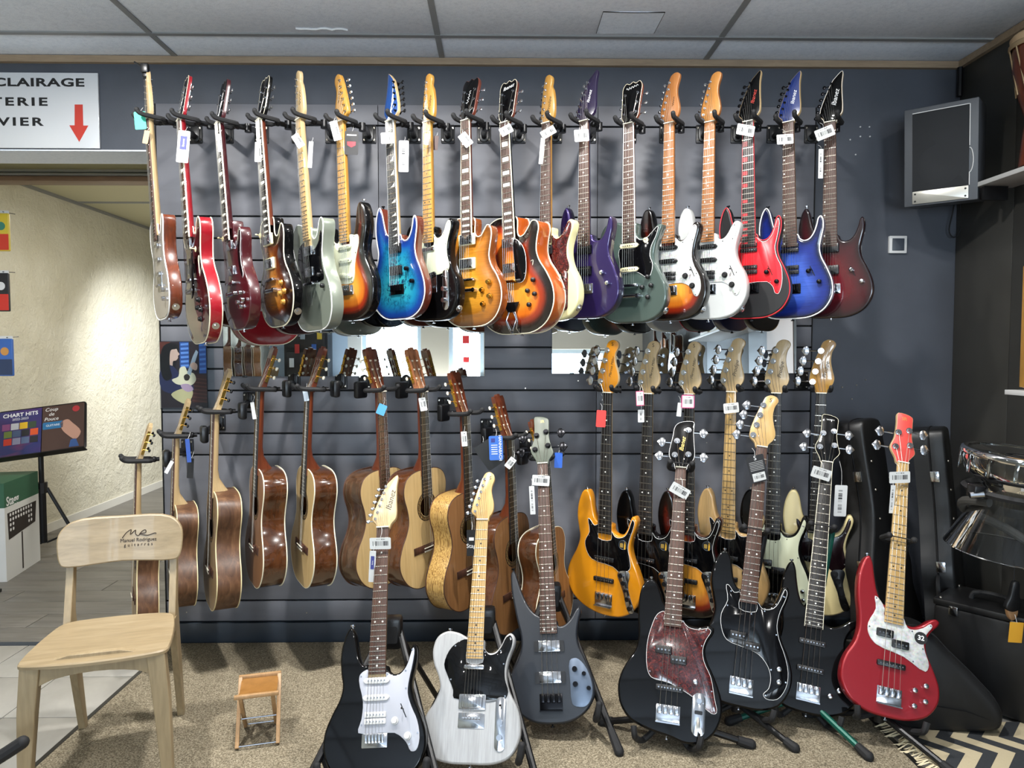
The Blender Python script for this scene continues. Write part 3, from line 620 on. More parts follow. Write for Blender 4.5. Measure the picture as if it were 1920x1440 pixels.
    for k in (3, 5, 7, 9, 12, 15, 17, 19, 21, 24):
        if k > nf or inl == 'none': break
        z = zn-(fretz(S, k-1)+fretz(S, k))/2; w2 = wid(z)/2; dz = (fretz(S, k)-fretz(S, k-1)); y = yf1-.0003
        if inl == 'dot':
            for x in ((0,) if k % 12 else (-w2*.5, w2*.5)): mb.slab(circ(.0031, 10, x, z), y, y+.001)
        elif inl == 'side':
            mb.slab(circ(.003, 8, sx*-w2*.72, z), y, y+.001)
        elif inl == 'block': mb.slab([(-w2*.72, z-dz*.3), (w2*.72, z-dz*.3), (w2*.72, z+dz*.3), (-w2*.72, z+dz*.3)], y, y+.001)
        elif inl == 'trap': mb.slab([(-w2*.7, z-dz*.32), (w2*.7, z-dz*.22), (w2*.7, z+dz*.22), (-w2*.7, z+dz*.32)], y, y+.001)
        elif inl == 'shark': mb.slab([(-w2*.2, z-dz*.36), (w2*.8, z-dz*.36), (w2*.8, z+dz*.4), (w2*.3, z-dz*.1)], y, y+.001)
        elif inl == 'redblock': mb.slab([(-w2*.85, z-dz*.3), (-w2*.1, z-dz*.3), (-w2*.1, z+dz*.3), (-w2*.85, z+dz*.3)], y, y+.001)
    if mb.f: o = mb.build('fret_markers', g('inlaym', M_mop), root, smooth=0); o['kind'] = 'stuff'
    MB().box((0, yf1-.0005, zn+.002), (wn+.001, .009, .004), bev=.001).build('nut', g('nutm', M_bone), root)
    # headstock
    ang = g('hang', 0); yh = yneck+(.004 if ang == 0 else 0)
    piv = Vector((0, yh, zn)); TL = Matrix.Translation(piv)@Matrix.Rotation(R(-ang), 4, 'X')@Matrix.Translation(-piv)
    hs = MB()
    if g('head') == 'classical':
        L = .19; w0, w1 = .030, .037; z0 = zn; hm = g('headm')
        hs.box((0, yh+.009, z0+.022), (2*w0, .018, .044)); hs.box((0, yh+.009, z0+L-.030), (2*w1-.003, .018, .036))
        for x0, x1 in ((-w0-.001, -.022), (-.006, .006), (.022, w0+.001)):
            hs.slab([(x0, z0+.03), (x1, z0+.03), (x1*1.14 if abs(x1) > .01 else x1, z0+L-.03), (x0*1.14 if abs(x0) > .01 else x0, z0+L-.03)], yh, yh+.018)
        for x, h in ((-.024, .010), (0, .018), (.024, .010)): hs.slab([(x-.0115, z0+L-.013), (x+.0115, z0+L-.013), (x+.009, z0+L-.013+h), (x-.009, z0+L-.013+h)], yh+.001, yh+.017)
        hs.v = [tuple(TL@Vector(v)) for v in hs.v]; hb = hs.build('headstock', hm, root, smooth=20)
        for s in (-1, 1):
            mb = MB(); mb.box((s*(w0+.005), yh+.009, z0+.100), (.0016, .012, .115))
            mb.v = [tuple(TL@Vector(v)) for v in mb.v]; mb.build('tuner_plate', g('tunerm', M_gold), hb)
            for k in range(3):
                z = z0+.062+.038*k; mb = MB(); mb.cyl((s*.003, yh+.008, z), (s*(w0+.005), yh+.008, z), .0042, n=10)
                mb2 = MB(); xk = s*(w0+.009); mb2.cyl((xk, yh+.006, z+.006), (xk, yh+.028, z+.006), .0018, n=6, mi=1); mb2.sph((xk, yh+.034, z+.006), (.005, .006, .0085), 8, 5)
                mb2.cyl((xk-s*.004, yh+.009, z), (xk+s*.002, yh+.009, z), .0058, n=8, mi=1)
                mb.v = [tuple(TL@Vector(v)) for v in mb.v]; mb2.v = [tuple(TL@Vector(v)) for v in mb2.v]
                mb.build('string_roller', M_bone, hb); mb2.build('tuning_peg', [g('pegm', M_blackp), g('tunerm', M_gold)], root)
        posts = [(s*.012, .062+.038*k) for s in (-1, 1) for k in ((0, 1, 2) if s < 0 else (2, 1, 0))]
    else:
        ho, pp = HEAD[g('head')]; hsx = sx*(-1 if g('revhead') else 1); k_ = g('hscale', 1)
        hp = spline([(hsx*a*.001*k_, zn+b*.001*k_) for a, b in ho], 4); tk = .014
        hs.slab(ccw(hp), yh, yh+tk, .0018, 0, 1, tilt=TL); hb = hs.build('headstock', [g('headm'), g('headside', nk)], root, smooth=40)
        if g('headbind'): mb = MB(); mb.tube([TL@Vector((p[0], yh+.001, p[1])) for p in ccw(hp)], .0010, 5, closed=True); mb.build('headstock_binding', g('headbind'), hb)
        posts = []; kind = 'bass' if bass else ('lp' if g('head') == 'lp' else 'gtr')
        for x, z, s in pp:
            mb = MB(); peg(mb, hsx*x*.001*k_, zn+z*.001*k_, hsx*s, kind, 0, yh, tk); mb.v = [tuple(TL@Vector(v)) for v in mb.v]
            mb.build('tuning_peg', g('pegm', M_chrome), root); posts.append((hsx*x*.001*k_, z*.001*k_))
        if g('logo'):
            for (s, x, z, size, rot, m, shear) in g('logo'):
                if s is None:   # illegible script: a pen-like scrawl
                    pts = [(size*(-1.5+3*q/22), size*.30*math.sin(q*1.35)*(1.2-.6*q/22), 0) for q in range(23)]
                    MB().tube(pts, .0008, 4).build('logo', m, hb, mtx=TL@front(hsx*x, yh-.0002, zn+z, rot))
                else: text('logo', s, size, m, hb, TL@front(hsx*x, yh-.0002, zn+z, rot), shear=shear)
        if g('truss'): MB().slab(rrect(.016, .034, .006, cz=zn+.026), yh-.0022, yh).build('truss_cover', M_blackp, hb, mtx=TL)
        posts.sort(key=lambda p: (p[0]*sx if kind == 'lp' or len(set(q[2] for q in pp)) > 1 else p[1]))
    # strings
    ys_ = g('ystr', -.016)+yt-off*.6; sm = g('strm', M_steel); bw = g('bw', .052 if not bass else .057); nw = wn*.8
    if acoustic: bw = .058
    slant = g('tail')
    for i in range(ns):
        t = i/(ns-1)-.5; a = Vector((t*bw*sx, ys_, zb)); b = Vector((t*nw*sx, yf1-.003, zn+.003)); rr = (.0009-.00012*i if bass else .0006-.00006*i)
        pi = posts[min(i, len(posts)-1)]; c = TL@Vector((pi[0], yh-.005, zn+pi[1]))
        if acoustic: c = TL@Vector((pi[0], yh+.006, zn+pi[1]))
        pts = [a, b, c]
        if slant: pts = [Vector((t*bw*.75*sx, ys_+.006, slant))]+pts
        MB().tube(pts, rr, 4).build('string', (M_bronze if i < 3 else M_nylon) if acoustic else sm, root, smooth=0)
    # pickups
    for p in g('pups', []):
        kind, z = p[0], p[1]; pm = p[2] if len(p) > 2 else M_blackp; rot = p[3] if len(p) > 3 else 0; x0 = p[4]*sx if len(p) > 4 else 0
        py = yt+(p[5] if len(p) > 5 else 0); mb = MB(); RM = Matrix.Translation((x0, 0, z))@Matrix.Rotation(R(rot*sx), 4, 'Y')
        if kind == 'single':
            mb.slab(spline([(-.043, 0), (-.036, .008), (-.030, .009), (.030, .009), (.036, .008), (.043, 0), (.036, -.008), (.030, -.009), (-.030, -.009), (-.036, -.008)], 2), py-.008, py+.001, .0015)
            o = mb.build('pickup', pm, root, mtx=RM); mb = MB()
            for k in range(6): mb.cyl((-.026+.0104*k, py-.008, 0), (-.026+.0104*k, py-.0088, 0), .0024, n=8)
            mb.build('pole_pieces', M_chrome, o)['kind'] = 'stuff'
        elif kind in ('hum', 'humopen', 'humring'):
            if kind == 'humring': mb.slab(rrect(.089, .045, .004), py-.004, py+.002, .001, 1)
            if kind == 'humopen':
                for zz in (-.0095, .0095): mb.slab(rrect(.068, .0165, .003, cz=zz), py-.0085, py+.001, .001)
            else: mb.slab(rrect(.068, .037, .004), py-.009, py+.001, .0018)
            o = mb.build('pickup', [pm, p[6] if len(p) > 6 else M_cream], root, mtx=RM); mb = MB()
            for k in range(6):
                for zz in ((-.0095, .0095) if kind == 'humopen' else (.0095,)): mb.cyl((-.025+.010*k, py-.0085, zz), (-.025+.010*k, py-.0096, zz), .0022, n=6)
            mb.build('pole_pieces', M_chrome, o)['kind'] = 'stuff'
        elif kind == 'lip':
            mb.slab(rrect(.070, .016, .006), py-.009, py+.001, .003); mb.build('pickup', pm, root, mtx=RM)
        elif kind == 'split':
            for xx, zz in ((-.026*sx, .011), (.026*sx, -.017)):
                mb = MB(); mb.slab(rrect(.056, .027, .004, cx=xx, cz=zz), py-.009, py+.001, .0015); o = mb.build('pickup', pm, root, mtx=RM); mb = MB()
                for k in range(4): mb.cyl((xx-.018+.012*k, py-.009, zz), (xx-.018+.012*k, py-.0102, zz), .0032, n=8)
                mb.build('pole_pieces', M_chrome, o)['kind'] = 'stuff'
        elif kind == 'jbar':
            mb.slab(rrect(.092, .019, .004), py-.010, py+.001, .0015); o = mb.build('pickup', pm, root, mtx=RM); mb = MB()
            for k in range(8): mb.cyl((-.036+.0103*k, py-.010, 0), (-.036+.0103*k, py-.0112, 0), .0028, n=6)
            mb.build('pole_pieces', M_chrome, o)['kind'] = 'stuff'
        elif kind == 'soap':
            mb.slab(rrect(.108, .038, .002), py-.008, py+.001, .001); o = mb.build('pickup', pm, root, mtx=RM)
            for s in (-1, 1): MB().slab(rrect(.016, .037, .001, cx=s*.046), py-.0086, py-.008).build('pickup_end', M_blackp, o)
    # bridge
    br = g('bridge', 'trem'); bm_ = g('brm', M_chrome); mb = MB(); y = yt
    if br in ('trem', 'hard'):
        mb.slab(rrect(.080, .040, .003, cz=zb-.016), y-.003, y+.001, .0006)
        o = mb.build('bridge', bm_, root)
        for i in range(6): MB().box(((i/5-.5)*.052, y-.008, zb-.010), (.0085, .009, .026), bev=.0015).build('saddle', bm_, o)
        if g('arm'): MB().tube([(sx*.036, y-.006, zb-.012), (sx*.05, y-.02, zb-.004), (sx*.062, y-.03, zb+.02), (sx*.03, y-.038, zb+.13)], .003, 6).build('whammy_bar', M_chrome, o)
    elif br == 'tele':
        mb.slab(rrect(.086, .078 if not g('short') else .045, .003, cz=zb+.012 if not g('short') else zb-.012), y-.002, y+.001, .0005); o = mb.build('bridge', bm_, root)
        for i in range(6 if g('short') else 3):
            q = 6 if g('short') else 3; MB().cyl(((i/(q-1)-.5)*.05-(.004 if q == 6 else .008), y-.009, zb-.004), ((i/(q-1)-.5)*.05+(.004 if q == 6 else .008), y-.009, zb-.004), .0045, n=10).build('saddle', bm_, o)
    elif br == 'tom':
        mb.box((0, y-.012, zb), (.082, .012, .011), bev=.002)
        for s in (-1, 1): mb.cyl((s*.038, y, zb), (s*.038, y-.012, zb), .006, n=10)
        mb.build('bridge', bm_, root)
        if g('stop', True):
            mb = MB(); mb.cyl((-.048, y-.012, zb-.042), (.048, y-.012, zb-.042), .0075, n=12)
            for s in (-1, 1): mb.cyl((s*.043, y, zb-.042), (s*.043, y-.019, zb-.042), .010, .009, 12)
            mb.build('tailpiece', bm_, root)
    elif br == 'trapeze':
        mb.box((0, y-.014, zb), (.12, .010, .014), bev=.003); mb.build('bridge', g('bwood', M_ebony), root)
        MB().box((0, y-.021, zb), (.080, .008, .009), bev=.001).build('saddle', M_gold, root)
        mb = MB(); mb.slab([(-.04, .125), (.04, .125), (.018, .085), (-.018, .085)], y-.012, y-.006, .001); tp = mb.build('tailpiece', M_blackp, root)
        for s in (-1, 1): MB().tube([(s*.016, y-.008, .09), (s*.030, y-.010, .05), (s*.020, y-.006, .02), (s*.022, -.002, .002), (s*.018, .02, -.003)], .003, 6).build('tailpiece_wire', M_chrome, tp)
        MB().tube([(-.010, y-.010, .088), (-.026, y-.013, .055), (-.004, y-.012, .012), (.004, y-.012, .012), (.026, y-.013, .055), (.010, y-.010, .088)], .0025, 6).build('tailpiece_wire', M_chrome, tp)
    elif br == 'bass':
        mb.box((0, y-.002, zb-.022), (.080, .004, .058), bev=.001); mb.box((0, y-.009, zb-.049), (.080, .014, .004)); o = mb.build('bridge', bm_, root)
        for i in range(4): MB().box(((i/3-.5)*.057, y-.010, zb-.008), (.015, .010, .030), bev=.003).build('saddle', bm_, o)
    elif br == 'classical':
        mb.slab([(-.095, zb-.018), (.095, zb-.018), (.095, zb+.012), (-.095, zb+.012)], -.004, 0, .001); mb.box((0, -.006, zb-.004), (.082, .007, .026), bev=.001); o = mb.build('bridge', M_rose if not g('ebbr') else M_ebony, root)
        MB().box((0, -.011, zb), (.076, .006, .003)).build('saddle', M_bone, o); MB().box((0, -.010, zb-.014), (.074, .002, .006)).build('tie_block', M_bone, o)
    if acoustic:
        hx, hz, hr = g('hole'); mb = MB(); 
        for r0, r1, mi in ((hr+.002, hr+.006, 0), (hr+.0062, hr+.0155, 1), (hr+.0157, hr+.019, 0)): mb.lathe([(r0, 0), (r0, .0004), (r1, .0004), (r1, 0)], 36, mi, Matrix.Translation((hx, 0, hz))@Matrix.Rotation(math.pi/2, 4, 'X'))
        def _ros(n): 
            v = n.new('TexVoronoi'); v.inputs['Scale'].default_value = 260; n.link(n.coord(), v.inputs[0]); return n.ramp(v.outputs['Distance'], [(.2, '#1b120c'), (.5, '#5d4326'), (.8, '#a78a55')])
        mb.build('rosette', [M_ebony, mat('rosette_mosaic', '#5d4326', .4, fn=_ros)], root)
        MB().lathe([(hr, 0), (hr, .0028)], 28, 0, Matrix.Translation((hx, 0, hz))@Matrix.Rotation(-math.pi/2, 4, 'X')).build('soundhole_rim', M_ebony, root)
    # electronics
    for k in g('knobs', []):
        x, z = k[0]*sx, k[1]; km = k[2]; st = k[3] if len(k) > 3 else 'cyl'; r_ = k[4] if len(k) > 4 else .009; y = yt-.0025; mb = MB()
        if st == 'cyl': mb.cyl((x, y, z), (x, y-.012, z), r_, r_*.92, 16); mb.cyl((x, y-.012, z), (x, y-.0135, z), r_*.92, r_*.6, 16)
        elif st == 'dome': mb.cyl((x, y, z), (x, y-.009, z), r_, r_, 16); mb.sph((x, y-.009, z), (r_, .005, r_), 14, 6)
        elif st == 'speed': mb.cyl((x, y, z), (x, y-.004, z), r_*1.35, r_*1.25, 18); mb.cyl((x, y-.004, z), (x, y-.012, z), r_*.95, r_*.85, 16)
        mb.build('knob', km, root)
    if g('switch'):
        x, z = g('switch')[0]*sx, g('switch')[1]; mb = MB(); y = yt-.0028; mb.slab([(x-.0016+.009, z-.020), (x+.0016+.009, z-.020), (x+.0016-.009, z+.020), (x-.0016-.009, z+.020)], y-.0004, y+.001)
        mb.cyl((x, y, z+.004), (x-.002, y-.014, z+.006), .0016, n=6); mb.sph((x-.002, y-.016, z+.006), (.0034, .006, .0034), 8, 6); mb.build('selector_switch', M_blackp, root)
    if g('toggle'):
        x, z = g('toggle')[0]*sx, g('toggle')[1]; mb = MB(); mb.cyl((x, yt-.001, z), (x, yt-.003, z), .011, n=14); mb.cyl((x, yt, z), (x+.003, yt-.018, z+.003), .002, n=6); mb.sph((x+.003, yt-.019, z+.003), (.004, .005, .004), 8, 5); mb.build('toggle_switch', g('togm', M_cream), root)
    if g('plate'):
        kind, m = g('plate'); mb = MB()
        if kind == 'tele':
            o = MB().slab(rrect(.034, .158, .0168, cx=sx*.094, cz=.118), -.003, .001, .0006).build('control_plate', m, root)
            mb.cyl((sx*.094, -.003, .168), (sx*.094, -.016, .171), .0016, n=6); mb.sph((sx*.094, -.018, .171), (.004, .006, .004), 8, 5); mb.build('selector_switch', M_blackp, o)
            for z in (.122, .078): MB().cyl((sx*.094, -.003, z), (sx*.094, -.019, z), .0095, .009, 16).build('knob', g('tknob', M_chrome), o)
        elif kind == 'jb':
            pts = spline([(sx*a*.001, b*.001) for a, b in ((74, 205), (112, 208), (118, 192), (112, 150), (124, 96), (140, 52), (134, 36), (118, 36), (104, 62), (92, 110), (72, 160), (62, 190))], 3)
            o = MB().slab(ccw(pts), -.003, .001, .0006).build('control_plate', m, root)
            for i, (x, z) in enumerate(((82, 190), (94, 160), (104, 130), (113, 95), (124, 58))): MB().cyl((sx*x*.001, -.003, z*.001), (sx*x*.001, -.017, z*.001), .0098 if i != 2 else .007, n=16).build('knob', g('pknob', M_blackp), o)
        elif kind == 'talman':
            o = MB().slab(rrect(.044, .136, .0215, cx=sx*.100, cz=.082), -.0034, .001, .0006).build('control_plate', m, root)
            MB().cyl((sx*.100, -.003, .124), (sx*.100, -.016, .124), .0095, .009, 16).build('knob', M_chrome, o); MB().slab(rrect(.026, .012, .003, cx=sx*.100, cz=.088), -.0045, -.003).build('selector_switch', M_blackp, o)
            MB().slab(circ(.006, 12, sx*.100, .052, .022), -.0042, -.003, .001).build('jack', M_nickel, o)
        elif kind == 'sr':
            pts = spline([(sx*a*.001, b*.001) for a, b in ((72, 205), (96, 212), (122, 190), (143, 142), (146, 95), (130, 62), (112, 52), (78, 58), (72, 70), (70, 130))], 3)
            o = MB().slab(ccw(pts), -.0025, .001, .0006).build('control_plate', m, root)
            for x, z, r_ in ((88, 176, .010), (120, 160, .008), (88, 126, .010), (134, 112, .008)): MB().cyl((sx*x*.001, -.0025, z*.001), (sx*x*.001, -.014, z*.001), r_, r_*.85, 16).build('knob', M_bhard, o)
    if g('fholes'):
        for s in (-1, 1):
            x = s*g('fholes'); zc = g('fz', zb+.015); y = yt*.45-.0008
            pts = [(x-s*.010, zc+.062), (x+s*.004, zc+.068), (x+s*.001, zc+.048), (x, zc), (x+s*.006, zc-.030), (x+s*.010, zc-.052), (x+s*.022, zc-.058), (x+s*.012, zc-.066), (x+s*.001, zc-.058), (x-s*.006, zc-.02), (x-s*.008, zc+.03)]
            MB().slab(ccw(spline(pts, 3)), y, y+.002).build('sound_hole', mat('hole_black', '#050505', .9), root)
            if g('fhline'): MB().tube([(p[0], y, p[1]) for p in spline(pts, 3)], .0012, 5, closed=True).build('sound_hole_edge', g('fhline'), root)
    if g('jack'):   # on the rim
        x, z = g('jack')[0]*sx, g('jack')[1]; MB().cyl((x, th*.5, z), (x+sx*.004, th*.5, z-.002), .015, .014, 16).cyl((x, th*.5, z), (x+sx*.008, th*.5, z-.004), .006, n=10).build('jack', M_chrome, root)
    if g('sticker'): g('sticker')(root, sx)
    for x, y, z, dx, dz in [(0, th*.5, .002, 0, -1)]+([(g('button')[0]*sx, th*.5, g('button')[1], g('button')[2]*sx if len(g('button')) > 2 else 0, 1)] if g('button') else []):
        d = Vector((dx, 0, dz)).normalized(); p = Vector((x, y, z)); MB().cyl(p-d*.002, p+d*.008, .003, .0035, 8).cyl(p+d*.008, p+d*.012, .007, .0075, 10).build('strap_button', g('btnm', M_chrome), root)
    return root
def pose(nut, pin, yaw, k=1):
    """matrix from the nut and pin points; yaw in degrees, positive turns the front to the viewer's left"""
    Z = (nut-pin).normalized(); n = Vector((-math.sin(R(yaw)), -math.cos(R(yaw)), 0)); n = (n-Z*n.dot(Z)).normalized()
    Y = -n; X = Y.cross(Z).normalized(); M = Matrix((X*k, Y*k, Z*k)).transposed().to_4x4(); M.translation = pin; return M
def hang(nutpx, pinpx, y, L, dy=0):
    a = at(*nutpx, y); b = at(*pinpx, y+dy); return a, a+(b-a).normalized()*L
def stand_pose(nutpx, pinpx, z, L):
    b = onz(*pinpx, z); d = ray(*nutpx); e = EYE-b
    A = d.dot(d); B = 2*d.dot(e); C = e.dot(e)-L*L; q = B*B-4*A*C
    t = (-B+math.sqrt(max(q, 0)))/(2*A); return EYE+d*t, b
# ---------------------------------------------------------------- finishes
B3 = burst('three_tone_sunburst', [(0, '#0b0605'), (.2, '#150806'), (.42, '#7a1f0b'), (.62, '#b8641a'), (1, '#d28f33')])
B3b = burst('tobacco_sunburst', [(0, '#0a0504'), (.25, '#190b06'), (.5, '#5e2b0d'), (.8, '#a2601b'), (1, '#b4742a')], fig='flame')
BARCH = burst('archtop_sunburst', [(0, '#0a0504'), (.18, '#160805'), (.4, '#8c2a0c'), (.6, '#cf6a1b'), (1, '#e79232')], span=.13)
BAMB = burst('honey_flame', [(0, '#6b3a0f'), (.3, '#a7661b'), (1, '#cf8f2c')], fig='flame')
BWINE = burst('wine_red_burst', [(0, '#14040a'), (.35, '#3a0812'), (1, '#5c0f17')])
BBLUE = burst('blue_flame_burst', [(0, '#0a1030'), (.3, '#14287a'), (1, '#4060bd')], fig='flame')
def _burl(n):
    a = n.new('Attribute', attribute_name='edge'); mr = n.new('MapRange'); mr.inputs[2].default_value = .11; n.link(a.outputs['Fac'], mr.inputs[0])
    c = n.ramp(mr.outputs[0], [(0, '#10235f'), (.2, '#11387f'), (.5, '#176f92'), (1, '#2a8e98')]); f = n.noise(n.coord((1, 1, .8)), 75, 5, .7, .6); k = n.noise(n.coord(), 16, 3)
    d = n.math('MULTIPLY', n.ramp(f, [(.47, (0, 0, 0)), (.55, (1, 1, 1))]), n.math('MULTIPLY', n.ramp(k, [(.40, (0, 0, 0)), (.52, (1, 1, 1))]), mr.outputs[0])); return n.mix(c, '#0d2a4a', d)
BBURL = mat('blue_burl_top', '#1b83a8', .25, coat=1, fn=_burl)
G_black = mat('gloss_black', '#060607', .3, coat=.5, spec=.05); G_wine = gloss('gloss_wine_red', '#3d0a12'); G_red = gloss('gloss_cherry_red', '#8c0d1b'); G_cream = gloss('gloss_cream', '#d9d19c')
G_cream2 = gloss('vintage_cream', '#e0cf98'); G_white = gloss('gloss_white', '#c3c5c3'); G_greyg = gloss('grey_green_metallic', '#7c8377', metal=.25); G_sage = gloss('dark_sage_green', '#3c4a45', metal=.1)
G_purple = gloss('deep_purple_metallic', '#25164c', metal=.5); G_purpd = gloss('dark_purple', '#1b1130'); G_brown = gloss('chestnut_brown', '#5a2516'); G_yellow = gloss('butterscotch_yellow', '#d28712', metal=.0)
G_dgrey = mat('satin_black_grey', '#191d24', .38, coat=.15); G_bred = mat('candy_red_satin', '#8c1620', .3, .35, coat=.3); G_matblack = mat('satin_black', '#141416', .5)
G_redtop = mat('bright_red_plastic', '#d4202a', .3); M_ash = wood('natural_ash', [(.2, '#a98450'), (.6, '#c9a570'), (.9, '#dabd8c')], 4, (8, 8, .6), rough=.3, coat=.6)
M_whash = wood('white_ash', [(.2, '#969695'), (.5, '#a8a8a8'), (.9, '#b3b4b5')], 5, (9, 9, .5), rough=.28, coat=.8)
G_bluedk = gloss('navy_blue', '#101a4a'); G_iv = mat('ivory_binding', '#e6dfc4', .4); G_bw = mat('binding_white', '#e6e6e4', .35); M_grey = mat('pewter_plate', '#5f6b7c', .35, .5)
M_glitter = mat('clear_guard', '#a9a39e', .12, .5); M_redm = mat('red_edge', '#b3232c', .4); G_green = mat('olive_grey_satin', '#565c50', .45)
M_mred = mat('salmon_red_satin', '#c8463f', .4); INKG = mat('gold_print', '#c9a85a', .4, .6); INKW = mat('white_print', '#e8e8e8', .5); INKR = mat('red_print', '#b3362c', .5)
def lg(s, x, z, size, m=M_ink, rot=-80, sh=.3): return [(s, x, z, size, rot, m, sh)]
ST = dict(zb=.137, scale=.648, body='strat', button=(-.099, .457, -.1))
def mk(base, **k): d = dict(base); d.update(k); return d
SSS = [('single', .292, M_mint), ('single', .238, M_mint), ('single', .178, M_mint, -8)]
knc = lambda m, st='cyl': [(.062, .150, m, st), (.088, .118, m, st), (.112, .090, m, st)]
TE = dict(zb=.137, scale=.648, body='tele', bridge='tele', head='tele', headm=M_maplefb, neck=M_maplefb, fb=M_maplefb, fretm=M_nickel, inlaym=M_ink)
LP = dict(zb=.185, scale=.628, body='lp', oz=1.05, arch=.012, rad=.005, heel=.40, bridge='tom', head='lp', hang=12, headm=G_black, fbbind=G_iv, inlay='trap', lift=.010, toggle=(-.085, .375), wn=.043)
RG = dict(zb=.135, scale=.648, body='rg', nf=24, head='ibz', hang=9, neck=M_maple, fb=M_rose, bridge='trem', button=(-.094, .455, -.1), switch=(.085, .185), heel=.30)
